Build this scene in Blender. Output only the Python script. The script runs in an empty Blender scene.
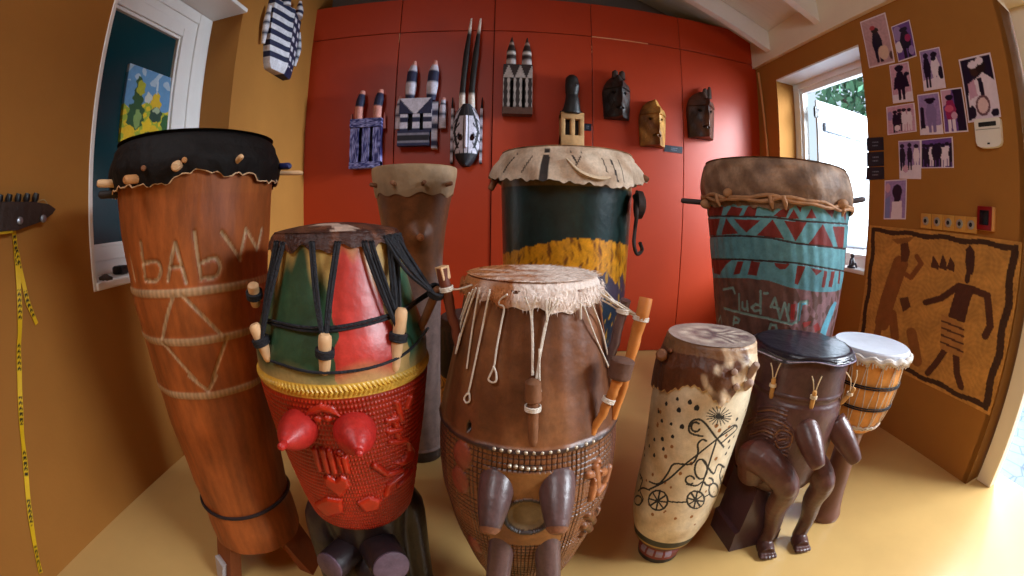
import bpy, bmesh, math, random
import numpy as np
from mathutils import Vector, Matrix

sc = bpy.context.scene
COL = sc.collection

# ------------------------------------------------------------------ camera
# a fisheye lens: 15.05 mm per radian on a 36 mm wide sensor, 1.0 m above the floor
W, H, F = 1024, 576, 428.13
def _rot(pitch, roll, yaw):
    c, s = math.cos, math.sin
    Rr = np.array([[c(roll), 0, s(roll)], [0, 1, 0], [-s(roll), 0, c(roll)]])
    Rp = np.array([[1, 0, 0], [0, c(pitch), -s(pitch)], [0, s(pitch), c(pitch)]])
    Ry = np.array([[c(yaw), -s(yaw), 0], [s(yaw), c(yaw), 0], [0, 0, 1]])
    return Ry @ Rp @ Rr
RC = _rot(math.radians(-9.689), math.radians(-0.9086), math.radians(-3.1244))
EYE = np.array([0.0, 0.0, 1.0])
cd = bpy.data.cameras.new('camera')
cam = bpy.data.objects.new('camera', cd)
COL.objects.link(cam)
sc.camera = cam
cd.type = 'PANO'
cd.panorama_type = 'FISHEYE_LENS_POLYNOMIAL'
cd.sensor_fit = 'HORIZONTAL'
cd.sensor_width = 36.0
cd.sensor_height = 36.0 * H / W
cd.fisheye_fov = math.pi
cd.fisheye_polynomial_k0 = 0.0
cd.fisheye_polynomial_k1 = -1.0 / (F * 36.0 / W)
cd.fisheye_polynomial_k2 = 0.0
cd.fisheye_polynomial_k3 = 0.0
cd.fisheye_polynomial_k4 = 0.0
cd.clip_start = 0.02
m = np.eye(4)
m[:3, 0] = RC[:, 0]; m[:3, 1] = RC[:, 2]; m[:3, 2] = -RC[:, 1]; m[:3, 3] = EYE
cam.matrix_world = Matrix(m.tolist())

# ------------------------------------------------------------------ world, light, exposure
sc.view_settings.view_transform = 'Standard'
sc.view_settings.look = 'None'
sc.view_settings.gamma = 1.0
sc.view_settings.exposure = 0.0
sc.view_settings.use_curve_mapping = False
sc.cycles.use_denoising = True
sc.cycles.max_bounces = 8
sc.cycles.diffuse_bounces = 5
sc.cycles.sample_clamp_indirect = 8.0
sc.cycles.caustics_reflective = False
sc.cycles.caustics_refractive = False
world = bpy.data.worlds.new('sky')
sc.world = world
world.use_nodes = True
bg = world.node_tree.nodes['Background']
bg.inputs['Color'].default_value = (0.72, 0.86, 1.0, 1)
bg.inputs['Strength'].default_value = 1.15

def area_light(name, loc, target, sx, sy, power, col):
    L = bpy.data.lights.new(name, 'AREA')
    L.shape = 'RECTANGLE'; L.size = sx; L.size_y = sy
    L.energy = power; L.color = col
    o = bpy.data.objects.new(name, L)
    COL.objects.link(o)
    o.location = loc
    d = Vector(target) - Vector(loc)
    o.rotation_euler = d.to_track_quat('-Z', 'Y').to_euler()
    return o
# daylight through the open door on the right, through the right-hand window, and an added fill light, unseen behind the viewer
area_light('door_daylight', (4.6, -0.8, 3.05), (0.9, 0.5, 0.4), 1.8, 1.6, 470, (0.84, 0.92, 1.0))
area_light('window_daylight', (3.25, 1.05, 2.05), (1.4, 2.95, 1.15), 1.5, 1.3, 190, (0.82, 0.91, 1.0))
area_light('window_skylight', (4.6, 1.95, 2.0), (-1.3, 2.3, 1.45), 0.8, 1.2, 520, (0.78, 0.88, 1.0))
area_light('fill_light', (-0.95, -0.7, 2.75), (1.3, 1.1, 0.8), 0.8, 0.8, 28, (0.95, 0.96, 1.0))

# ------------------------------------------------------------------ layout: what a sight line meets
def ray(px, py):
    x, y = px - W / 2, -(py - H / 2)
    r = math.hypot(x, y) + 1e-9
    th = r / F; s = math.sin(th) / r
    return RC @ np.array([x * s, math.cos(th), y * s])
def on_plane(px, py, p0, n):
    d = ray(px, py); n = np.array(n, float)
    t = ((np.array(p0, float) - EYE) @ n) / (d @ n)
    return EYE + t * d

# ------------------------------------------------------------------ colours and materials
def C(r, g, b):
    f = lambda v: (v / 255 / 12.92) if v <= 10.3 else ((v / 255 + 0.055) / 1.055) ** 2.4
    return (f(r), f(g), f(b))
_M = {}
def mat(key, col=None, rough=0.6, var=0.18, ns=6.0, stretch=(1, 1, 1), bump=0.15, bs=40.0, spec=0.4, coat=0.0, blotch=0.0, metal=0.0, bstretch=None, grain=0.0):
    """A procedural surface: own colour (or the painted colours of the mesh), two scales of mottling and a fine relief."""
    if key in _M: return _M[key]
    m = bpy.data.materials.new(key); m.use_nodes = True
    nt = m.node_tree; N = nt.nodes; L = nt.links
    b = N['Principled BSDF']
    tc = N.new('ShaderNodeTexCoord')
    mp = N.new('ShaderNodeMapping'); mp.inputs['Scale'].default_value = stretch
    L.new(tc.outputs['Object'], mp.inputs['Vector'])
    n1 = N.new('ShaderNodeTexNoise'); n1.inputs['Scale'].default_value = ns; n1.inputs['Detail'].default_value = 6
    n1.inputs['Roughness'].default_value = 0.65
    L.new(mp.outputs['Vector'], n1.inputs['Vector'])
    mr = N.new('ShaderNodeMapRange')
    mr.inputs['From Min'].default_value = 0.3; mr.inputs['From Max'].default_value = 0.7
    mr.inputs['To Min'].default_value = 1 - var; mr.inputs['To Max'].default_value = 1 + var
    L.new(n1.outputs['Fac'], mr.inputs['Value'])
    mul = N.new('ShaderNodeVectorMath'); mul.operation = 'SCALE'
    if col is None:
        at = N.new('ShaderNodeAttribute'); at.attribute_name = 'Col'
        L.new(at.outputs['Color'], mul.inputs[0])
    else:
        mul.inputs[0].default_value = col
    L.new(mr.outputs['Result'], mul.inputs['Scale'])
    out = mul.outputs['Vector']
    if grain:
        n4 = N.new('ShaderNodeTexNoise'); n4.inputs['Scale'].default_value = ns * 5.5; n4.inputs['Detail'].default_value = 8; n4.inputs['Roughness'].default_value = 0.75
        L.new(mp.outputs['Vector'], n4.inputs['Vector'])
        r4 = N.new('ShaderNodeMapRange'); r4.inputs['From Min'].default_value = 0.32; r4.inputs['From Max'].default_value = 0.68
        r4.inputs['To Min'].default_value = 1 - grain; r4.inputs['To Max'].default_value = 1 + grain
        L.new(n4.outputs['Fac'], r4.inputs['Value'])
        m4 = N.new('ShaderNodeVectorMath'); m4.operation = 'SCALE'
        L.new(out, m4.inputs[0]); L.new(r4.outputs['Result'], m4.inputs['Scale'])
        out = m4.outputs['Vector']
    if blotch:
        n2 = N.new('ShaderNodeTexNoise'); n2.inputs['Scale'].default_value = ns * 0.37; n2.inputs['Detail'].default_value = 4
        L.new(tc.outputs['Object'], n2.inputs['Vector'])
        r2 = N.new('ShaderNodeMapRange'); r2.inputs['From Min'].default_value = 0.42; r2.inputs['From Max'].default_value = 0.62
        r2.inputs['To Min'].default_value = 1.0; r2.inputs['To Max'].default_value = 1 - blotch
        L.new(n2.outputs['Fac'], r2.inputs['Value'])
        m2 = N.new('ShaderNodeVectorMath'); m2.operation = 'SCALE'
        L.new(out, m2.inputs[0]); L.new(r2.outputs['Result'], m2.inputs['Scale'])
        out = m2.outputs['Vector']
    L.new(out, b.inputs['Base Color'])
    b.inputs['Roughness'].default_value = rough
    b.inputs['Specular IOR Level'].default_value = spec
    b.inputs['Coat Weight'].default_value = coat
    b.inputs['Coat Roughness'].default_value = 0.25
    b.inputs['Metallic'].default_value = metal
    if bump:
        mp2 = N.new('ShaderNodeMapping'); mp2.inputs['Scale'].default_value = bstretch or stretch
        L.new(tc.outputs['Object'], mp2.inputs['Vector'])
        n3 = N.new('ShaderNodeTexNoise'); n3.inputs['Scale'].default_value = bs; n3.inputs['Detail'].default_value = 5
        L.new(mp2.outputs['Vector'], n3.inputs['Vector'])
        bm = N.new('ShaderNodeBump'); bm.inputs['Strength'].default_value = bump; bm.inputs['Distance'].default_value = 0.01
        L.new(n3.outputs['Fac'], bm.inputs['Height']); L.new(bm.outputs['Normal'], b.inputs['Normal'])
    _M[key] = m
    return m

# ------------------------------------------------------------------ objects
def tag(o, label=None, cat=None, group=None, kind=None):
    if label: o['label'] = label
    if cat: o['category'] = cat
    if group: o['group'] = group
    if kind: o['kind'] = kind
    return o
def empty(name, loc, label, cat, group=None):
    o = bpy.data.objects.new(name, None)
    COL.objects.link(o); o.location = tuple(float(v) for v in loc)
    o.empty_display_size = 0.05
    return tag(o, label, cat, group)
def mk(name, geo, mt, parent=None, smooth=True, col=None, label=None, sharp=40):
    """geo: list of (verts, faces) joined into ONE mesh object; col: list of colours per vertex."""
    V, Fc = [], []
    for v, f in geo:
        b = len(V)
        V.extend(tuple(map(float, p)) for p in v)
        Fc.extend(tuple(int(i) + b for i in q) for q in f)
    me = bpy.data.meshes.new(name); me.from_pydata(V, [], Fc); me.validate(clean_customdata=False)
    if col is not None:
        a = me.color_attributes.new('Col', 'FLOAT_COLOR', 'POINT')
        c = np.ones((len(V), 4), np.float32); c[:, :3] = np.asarray(col, np.float32).reshape(-1, 3)
        a.data.foreach_set('color', c.ravel())
    me.materials.append(mt)
    if smooth:
        me.shade_smooth()
        if sharp: me.set_sharp_from_angle(angle=math.radians(sharp))
    o = bpy.data.objects.new(name, me); COL.objects.link(o)
    if parent is not None: o.parent = parent
    if label: o['label'] = label
    return o
def box(x0, x1, y0, y1, z0, z1, bev=0.0):
    if bev <= 0:
        v = [(x, y, z) for z in (z0, z1) for y in (y0, y1) for x in (x0, x1)]
        return v, [(0, 2, 3, 1), (4, 5, 7, 6), (0, 1, 5, 4), (2, 6, 7, 3), (0, 4, 6, 2), (1, 3, 7, 5)]

    bm = bmesh.new()
    bmesh.ops.create_cube(bm, size=1.0)
    for p in bm.verts:
        p.co = ((x0 + x1) / 2 + p.co.x * (x1 - x0), (y0 + y1) / 2 + p.co.y * (y1 - y0), (z0 + z1) / 2 + p.co.z * (z1 - z0))
    bmesh.ops.bevel(bm, geom=bm.edges[:], offset=bev, segments=2, affect='EDGES', profile=0.5)
    bm.verts.index_update()
    r = [tuple(p.co) for p in bm.verts], [tuple(p.index for p in f.verts) for f in bm.faces]
    bm.free()
    return r
def prism(poly, z0, z1, fn=lambda x, y, z: (x, y, z)):
    """a polygon (x, y) run from z0 to z1, mapped through fn"""
    n = len(poly)
    v = [fn(x, y, z0) for x, y in poly] + [fn(x, y, z1) for x, y in poly]
    f = [tuple(range(n - 1, -1, -1)), tuple(range(n, 2 * n))] + [(i, (i + 1) % n, n + (i + 1) % n, n + i) for i in range(n)]
    return v, f
def smooth_path(P, k=6):
    P = [np.array(p, float) for p in P]
    if len(P) < 3: return P
    Q = [2 * P[0] - P[1]] + P + [2 * P[-1] - P[-2]]
    out = []
    for i in range(1, len(Q) - 2):
        a, b, c, d = Q[i - 1:i + 3]
        for j in range(k):
            t = j / k
            out.append(0.5 * (2 * b + (c - a) * t + (2 * a - 5 * b + 4 * c - d) * t * t + (3 * b - a - 3 * c + d) * t ** 3))
    out.append(P[-1])
    return out
def tube(P, r, seg=8, k=0, closed=False, flat=1.0, up=None):
    """a round bar along P; r: one radius or one per point; k > 0 smooths the path; flat < 1 squashes the section"""
    n0 = len(P)
    rr = [r] * n0 if np.isscalar(r) else list(r)
    if k:
        t0 = np.linspace(0, 1, n0)
        P = smooth_path(P, k)
        rr = np.interp(np.linspace(0, 1, len(P)), t0, rr)
    P = np.array([np.array(p, float) for p in P]); n = len(P)
    T = np.gradient(P, axis=0) if not closed else np.roll(P, -1, 0) - np.roll(P, 1, 0)
    T /= np.linalg.norm(T, axis=1)[:, None] + 1e-12
    a = np.array(up, float) if up is not None else (np.array([0, 0, 1.0]) if abs(T[0][2]) < 0.9 else np.array([1.0, 0, 0]))
    V = []
    for i in range(n):
        if up is not None: a = np.array(up, float)
        a = a - T[i] * (a @ T[i]); a /= np.linalg.norm(a) + 1e-12
        b = np.cross(T[i], a)
        for s in range(seg):
            w = 2 * math.pi * s / seg
            V.append(P[i] + rr[i] * (math.cos(w) * a * flat + math.sin(w) * b))
    Fc = []
    for i in range(n if closed else n - 1):
        j = (i + 1) % n
        for s in range(seg):
            t = (s + 1) % seg
            Fc.append((i * seg + s, i * seg + t, j * seg + t, j * seg + s))
    if not closed:
        Fc.append(tuple(range(seg - 1, -1, -1))); Fc.append(tuple((n - 1) * seg + s for s in range(seg)))
    return V, Fc
def peg_geo(A, B, r0, r1=None, seg=12):
    """a whittled peg from A to B with rounded ends"""
    A, B = np.array(A, float), np.array(B, float); r1 = r1 or r0
    L = [0, 0.03, 0.1, 0.3, 0.6, 0.85, 0.95, 1.0]
    q = [0.55, 0.85, 1, 1.02, 0.98, 1, 0.9, 0.6]
    return tube([A + (B - A) * t for t in L], [(r0 + (r1 - r0) * t) * w for t, w in zip(L, q)], seg)
def ball(c, r, seg=14, rings=8):
    c = np.array(c, float); r = np.array([r] * 3 if np.isscalar(r) else r, float)
    V = [c + r * np.array([0, 0, -1])]
    for i in range(1, rings):
        p = -math.pi / 2 + math.pi * i / rings
        for s in range(seg):
            w = 2 * math.pi * s / seg
            V.append(c + r * np.array([math.cos(p) * math.cos(w), math.cos(p) * math.sin(w), math.sin(p)]))
    V.append(c + r * np.array([0, 0, 1]))
    Fc = [(0, 1 + (s + 1) % seg, 1 + s) for s in range(seg)]
    for i in range(rings - 2):
        for s in range(seg):
            t = (s + 1) % seg
            Fc.append((1 + i * seg + s, 1 + i * seg + t, 1 + (i + 1) * seg + t, 1 + (i + 1) * seg + s))
    e = len(V) - 1; b = 1 + (rings - 2) * seg
    Fc += [(e, b + s, b + (s + 1) % seg) for s in range(seg)]
    return V, Fc
def noise1(x, seed=0, n=6):
    rg = random.Random(seed); y = 0 * x
    for i in range(1, n + 1):
        y = y + math.sqrt(1 / i) * np.sin(i * x * rg.choice((1, 1, 2)) + rg.uniform(0, 6.28))
    return y / 2.2
def seg_dist(X, Y, pts):
    D = np.full(X.shape, 1e9)
    for (x0, y0), (x1, y1) in zip(pts[:-1], pts[1:]):
        dx, dy = x1 - x0, y1 - y0
        t = np.clip(((X - x0) * dx + (Y - y0) * dy) / (dx * dx + dy * dy + 1e-12), 0, 1)
        D = np.minimum(D, np.hypot(X - x0 - t * dx, Y - y0 - t * dy))
    return D
def in_poly(X, Y, pts):
    I = np.zeros(X.shape, bool); n = len(pts)
    for i in range(n):
        (x0, y0), (x1, y1) = pts[i], pts[(i + 1) % n]
        c = ((y0 > Y) != (y1 > Y)) & (X < (x1 - x0) * (Y - y0) / (y1 - y0 + 1e-12) + x0)
        I ^= c
    return I
def ell(X, Y, cx, cy, rx, ry, rot=0):
    c, s = math.cos(rot), math.sin(rot)
    u = ((X - cx) * c + (Y - cy) * s) / rx; v = (-(X - cx) * s + (Y - cy) * c) / ry
    return u * u + v * v < 1

# ------------------------------------------------------------------ the room shell
OCHRE = mat('ochre_wall', C(156, 104, 44), 0.75, 0.06, 2.5, bump=0.06, bs=60, spec=0.25)
FLOORM = mat('ochre_floor', C(200, 162, 100), 0.30, 0.07, 2.2, bump=0.03, bs=12, spec=0.5, blotch=0.07)
REDM = mat('red_panel', C(170, 52, 18), 0.42, 0.05, 3.0, bump=0.02, bs=30, spec=0.4)
REDGAP = mat('dark_gap', C(60, 8, 4), 0.9, 0.05, bump=0)
WHITE = mat('white_paint', C(226, 224, 222), 0.45, 0.04, 3, bump=0.03, spec=0.4)
CREAM = mat('cream_paint', C(226, 214, 192), 0.55, 0.05, 3, bump=0.05)
CEILM = mat('ceiling_boards', C(214, 208, 200), 0.7, 0.05, 3, stretch=(1, 12, 1), bump=0.08)
GAP = mat('loft_grey', C(96, 88, 82), 0.9, 0.1, bump=0.05)
XL, YB, Y0 = -1.385, 3.0, -1.7

def structure(name, geo, mt, parent=None, smooth=False):
    o = mk(name, geo, mt, parent, smooth=smooth)
    o['kind'] = 'structure'
    return o
structure('floor', [box(-1.7, 2.40, Y0 - 0.2, 3.4, -0.12, 0.0)], FLOORM)
# red panelled back wall: two tiers of boards over a dark backing
xs = [-1.402, -0.689, 0.007, 0.724, 1.443, 2.172]
geo = []
for i in range(5):
    for z0, z1 in ((0.004, 2.378), (2.384, 2.672)):
        geo.append(box(xs[i] + 0.0025, xs[i + 1] - 0.0025, YB + (0.006 if i == 1 else 0), YB + 0.03, z0, z1, 0.0025))
wb = structure('wall_back', geo, REDM)
structure('backing', [box(-1.40, 2.17, YB + 0.012, YB + 0.06, 0, 2.668)], REDGAP, wb)
mk('chipped_edge', [box(0.727, 1.17, YB - 0.0015, YB + 0.004, 2.376, 2.383), box(0.7215, 0.7255, YB - 0.001, YB + 0.004, 2.28, 2.30),
                    box(0.7215, 0.7255, YB - 0.001, YB + 0.004, 2.245, 2.26), box(-0.692, -0.6885, YB - 0.001, YB + 0.004, 2.30, 2.375)], mat('bare_edge', C(205, 150, 110), 0.8), wb)
structure('wall_gable', [box(-1.7, 2.5, 3.3, 3.4, 0, 4.4)], GAP)
# left wall with its window recess
LY0, LY1, LZ0, LZ1 = 1.043, 1.975, 0.83, 2.19
structure('wall_left', [box(XL - 0.24, XL, Y0, LY0, 0, 4.3), box(XL - 0.24, XL, LY1, 3.3, 0, 4.3),
                        box(XL - 0.24, XL, LY0, LY1, 0, LZ0 - 0.03), box(XL - 0.24, XL, LY0, LY1, LZ1, 4.3)], OCHRE)
w1 = structure('window_1', [box(-1.64, -1.60, LY0, 1.075, LZ0, LZ1), box(-1.64, -1.60, 1.70, LY1, LZ0, LZ1),
                            box(-1.64, -1.60, 1.075, 1.70, 1.965, LZ1), box(-1.64, -1.60, 1.075, 1.70, LZ0, 0.955)], WHITE)
structure('window_frame', [box(-1.601, -1.585, 1.715, 1.79, 0.90, 2.03, 0.004), box(-1.601, -1.586, 1.05, 1.714, 1.98, 2.05, 0.004),
                           box(-1.601, -1.588, 1.84, 1.90, LZ0 + 0.002, LZ1 - 0.025, 0.004), box(-1.601, -1.589, 1.05, 1.839, 2.10, 2.16, 0.004),
                           box(-1.601, -1.586, 1.05, 1.714, 0.885, 0.945, 0.004)], WHITE, w1)
structure('window_sill', [box(-1.60, XL + 0.012, LY0, LY1, LZ0 - 0.03, LZ0, 0.006)], WHITE, w1)
structure('window_lining', [box(-1.60, XL + 0.03, LY0 - 0.02, LY1 + 0.0, LZ1 - 0.02, LZ1 + 0.005, 0.004),
                            box(XL - 0.02, XL + 0.004, LY0 - 0.014, LY0 + 0.006, LZ0 - 0.03, LZ1, 0.003)], WHITE, w1)
def glass_mat(key, tint, gloss=0.12):
    m = bpy.data.materials.new(key); m.use_nodes = True
    nt = m.node_tree; nt.nodes.clear()
    o = nt.nodes.new('ShaderNodeOutputMaterial'); mx = nt.nodes.new('ShaderNodeMixShader')
    t = nt.nodes.new('ShaderNodeBsdfTransparent'); t.inputs['Color'].default_value = (*tint, 1)
    g = nt.nodes.new('ShaderNodeBsdfGlossy'); g.inputs['Roughness'].default_value = 0.03
    fr = nt.nodes.new('ShaderNodeFresnel'); fr.inputs['IOR'].default_value = 1.45
    ge = nt.nodes.new('ShaderNodeNewGeometry'); iv = nt.nodes.new('ShaderNodeMath'); iv.operation = 'SUBTRACT'; iv.inputs[0].default_value = 1.0
    ml = nt.nodes.new('ShaderNodeMath'); ml.operation = 'MULTIPLY'          # only the outer face of the pane mirrors
    nt.links.new(ge.outputs['Backfacing'], iv.inputs[1]); nt.links.new(iv.outputs[0], ml.inputs[0]); nt.links.new(fr.outputs['Fac'], ml.inputs[1])
    nt.links.new(ml.outputs[0], mx.inputs['Fac'])
    nt.links.new(t.outputs['BSDF'], mx.inputs[1]); nt.links.new(g.outputs['BSDF'], mx.inputs[2])
    nt.links.new(mx.outputs['Shader'], o.inputs['Surface'])
    return m
structure('window_pane', [box(-1.626, -1.620, 1.07, 1.705, 0.95, 1.97)], mat('dark_teal_glass', C(16, 58, 66), 0.12, 0.08, 3, bump=0, spec=0.5), w1)
DARKT = mat('teal_backdrop', C(60, 140, 150), 0.8, 0.1)
structure('wall_backdrop', [box(-2.9, -2.8, -0.2, 3.2, 0, 2.6), box(-2.9, -1.64, -0.3, -0.2, 0, 2.6), box(-2.9, -1.64, 3.2, 3.3, 0, 2.6),
                         box(-2.9, -1.63, -0.3, 3.3, 2.5, 2.6), box(-2.9, -1.7, -0.3, 3.3, -0.1, 0.0)], DARKT)  # closed unseen box added behind the left window to keep sky light out
# right wall: leans out by two degrees from the door towards the back corner
RA = np.array([2.09, 0.712, 0.0]); RB = np.array([2.168, 3.0, 0.0])
RU = (RB - RA) / np.linalg.norm(RB - RA); RN = np.array([-RU[1], RU[0], 0.0])     # RN points into the room
RL = float(np.linalg.norm(RB - RA))
def rw(s, o, z): return RA + RU * s + RN * o + np.array([0, 0, z])
def rbox(s0, s1, o0, o1, z0, z1, bev=0.0):
    v, f = box(s0, s1, o0, o1, z0, z1, bev)
    # (s, o) is a left-handed pair seen from above: turn the faces
    return [rw(*p) for p in v], [tuple(reversed(q)) for q in f]
def on_right(px, py, o=0.0):
    p = on_plane(px, py, RA + RN * o, RN)
    return float((p - RA) @ RU), float(p[2])
S0, S1, Z0, Z1 = 1.05, 2.0, 0.812, 2.175
T = 0.17
structure('wall_right', [rbox(0, S0, -T, 0, 0, 2.6), rbox(S1, RL + 0.32, -T, 0, 0, 2.6), rbox(S0, S1, -T, 0, 0, Z0 - 0.025), rbox(S0, S1, -T, 0, Z1, 2.6),
                         rbox(-1.45, 0, -T, 0, 2.14, 2.6), rbox(-2.5, -1.45, -T, 0, 0, 2.6),
                         rbox(0, 0.03, -T - 0.02, -0.0, 0, 2.14)], OCHRE)
w2 = structure('window_2', [rbox(S0, S0 + 0.07, -T - 0.05, -T, Z0, Z1), rbox(S1 - 0.07, S1, -T - 0.05, -T, Z0, Z1),
                            rbox(S0, S1, -T - 0.05, -T, Z1 - 0.06, Z1), rbox(S0, S1, -T - 0.05, -T, Z0, Z0 + 0.05)], WHITE)
structure('window_frame', [rbox(S0 + 0.06, S0 + 0.10, -T - 0.06, -T - 0.015, Z0 + 0.04, Z1 - 0.05), rbox(S1 - 0.10, S1 - 0.06, -T - 0.06, -T - 0.015, Z0 + 0.04, Z1 - 0.05),
                           rbox(S0 + 0.06, S1 - 0.06, -T - 0.06, -T - 0.015, Z1 - 0.10, Z1 - 0.05), rbox(S0 + 0.06, S1 - 0.06, -T - 0.06, -T - 0.015, Z0 + 0.04, Z0 + 0.08)], WHITE, w2)
structure('window_sill', [rbox(S0, S1, -T, 0.012, Z0 - 0.025, Z0, 0.005)], WHITE, w2)
structure('window_lining', [rbox(S0, S1, -T, 0.0, Z1 - 0.012, Z1 + 0.001)], WHITE, w2)
structure('window_pane', [rbox(S0 + 0.09, S1 - 0.09, -T - 0.045, -T - 0.04, Z0 + 0.07, Z1 - 0.09)], glass_mat('clear_glass', (0.96, 0.98, 0.98)), w2)
# doorway at the near end of the right wall
d1 = structure('door_1', [rbox(-0.105, -0.012, -T, -0.105, 0, 2.14, 0.004), rbox(-1.45, -1.35, -T, -0.105, 0, 2.14, 0.004),
                          rbox(-1.35, -0.105, -T, -0.105, 2.06, 2.14, 0.004)], CREAM)
structure('door_lining', [rbox(-1.45, 0.0, -T, 0.0, 2.135, 2.15)], CREAM, d1)
structure('wall_front', [box(-1.7, 2.5, Y0 - 0.15, Y0, 0, 4.4)], OCHRE)
# sloping roof: boards, rafters, wall plate
zc = lambda x: 2.585 + 0.4 * (2.13 - x)
prof_c = [(2.45, zc(2.45)), (-1.70, zc(-1.70)), (-1.70, zc(-1.7) + 0.12), (2.45, zc(2.45) + 0.12)]
structure('ceiling', [prism(prof_c, Y0 - 0.2, 3.4, lambda x, z, y: (x, y, z))], CEILM)
for k in range(7):
    y1 = 2.765 - 0.645 * k
    zb = lambda x: 2.415 + 0.4 * (2.13 - x)
    pr = [(2.125, zb(2.125)), (-1.38, zb(-1.38)), (-1.38, zb(-1.38) + 0.168), (2.125, zb(2.125) + 0.168)]
    structure('trim_%d' % (k + 1), [prism(pr, y1 - 0.06, y1, lambda x, z, y: (x, y, z))], WHITE)
structure('trim_8', [rbox(-2.4, RL + 0.3, -0.02, 0.035, 2.345, 2.62)], CREAM)
# a conduit climbing the back right corner
cA, cB = on_right(768, 157, 0.011), on_right(758.8, 76, 0.011)
cs = (cA[0] - cB[0]) / (cA[1] - cB[1])
o = mk('corner_pole', [tube([rw(cB[0] - cs * cB[1], 0.011, 0.0), rw(cB[0] + cs * 0.03, 0.011, cB[1] + 0.03)], 0.010, 8)], mat('pole_tan', C(206, 150, 96), 0.5, 0.05, bump=0), None)
tag(o, 'thin tan pole leaning in the corner between red panels and window wall', 'pole')
# outside
GRD = mat('paving', C(84, 104, 126), 0.7, 0.12, 5, bump=0.3, bs=8)
nt = GRD.node_tree; N = nt.nodes
v = N.new('ShaderNodeTexVoronoi'); v.feature = 'DISTANCE_TO_EDGE'; v.inputs['Scale'].default_value = 7
tcn = N.new('ShaderNodeTexCoord'); nt.links.new(tcn.outputs['Object'], v.inputs['Vector'])
rr = N.new('ShaderNodeMapRange'); rr.inputs['From Max'].default_value = 0.06; rr.inputs['To Min'].default_value = 0.25
nt.links.new(v.outputs['Distance'], rr.inputs['Value'])
sm = N.new('ShaderNodeVectorMath'); sm.operation = 'SCALE'
src = N['Principled BSDF'].inputs['Base Color'].links[0].from_socket
nt.links.new(src, sm.inputs[0]); nt.links.new(rr.outputs['Result'], sm.inputs['Scale']); nt.links.new(sm.outputs['Vector'], N['Principled BSDF'].inputs['Base Color'])
structure('ground', [box(2.28, 14, -8, 12, -0.16, -0.04)], GRD)
# white shutter folded open outside the window
sh = empty('window_shutter', (2.40, 2.51, 0.72), 'white boarded shutter folded open outside the right-hand window', 'shutter')
mk('shutter_board', [box(0.0 + 0.115 * i, 0.112 + 0.115 * i, 0, 0.025, 0.02, 1.30, 0.006) for i in range(6)], mat('weathered_white', C(176, 182, 190), 0.6, 0.06, 5, bump=0.1), sh)
for z in (1.06, 0.2): mk('ledge', [box(0.06, 0.64, -0.03, 0.0, z, z + 0.07, 0.004)], mat('grey_ledge', C(112, 118, 128), 0.5), sh)
IRON = mat('black_iron', C(34, 32, 34), 0.45, 0.2, 20, bump=0.1, metal=0.6)
for z in (1.16, 0.62, 0.2):
    mk('hinge', [box(-0.035, 0.02, -0.012, 0.006, z, z + 0.07, 0.003), tube([(-0.03, -0.008, z - 0.01), (-0.03, -0.008, z + 0.08)], 0.008, 8)], IRON, sh)
# tree beyond the window
def leaf_tree(x, y, h, r, label, seed):
    rg = random.Random(seed)
    t = empty('tree', (x, y, -0.04), label, 'tree', None)
    mk('trunk', [tube([(0, 0, 0), (0.05, 0.02, h * 0.35), (0.0, 0.1, h * 0.75)], [0.16, 0.11, 0.05], 10, 4)] +
       [tube([(0.03, 0.03, h * 0.4), (rg.uniform(-r, r) * 0.6, rg.uniform(-r, r) * 0.6, h * 0.75)], [0.06, 0.02], 6) for _ in range(6)], mat('bark', C(88, 78, 70), 0.9), t)
    V, Fc = [], []
    for i in range(2600):
        while True:
            p = np.array([rg.uniform(-1, 1) for _ in range(3)])
            if 0.25 < p @ p < 1: break
        c = np.array([0, 0, h * 0.72]) + p * np.array([r, r, h * 0.34])
        a = np.array([rg.gauss(0, 1) for _ in range(3)]); a /= np.linalg.norm(a)
        b = np.cross(a, [rg.gauss(0, 1) for _ in range(3)]); b /= np.linalg.norm(b) + 1e-9
        s = rg.uniform(0.07, 0.13); k = len(V)
        V += [c - a * s, c + b * s * 0.45, c + a * s, c - b * s * 0.45]; Fc.append((k, k + 1, k + 2, k + 3))
    mk('foliage', [(V, Fc)], mat('leaves', C(92, 138, 108), 0.6, 0.35, 3, bump=0), t, smooth=False)
    return t
leaf_tree(5.4, 3.75, 3.9, 1.3, 'blue green leafy tree outside the right-hand window', 3)

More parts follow.
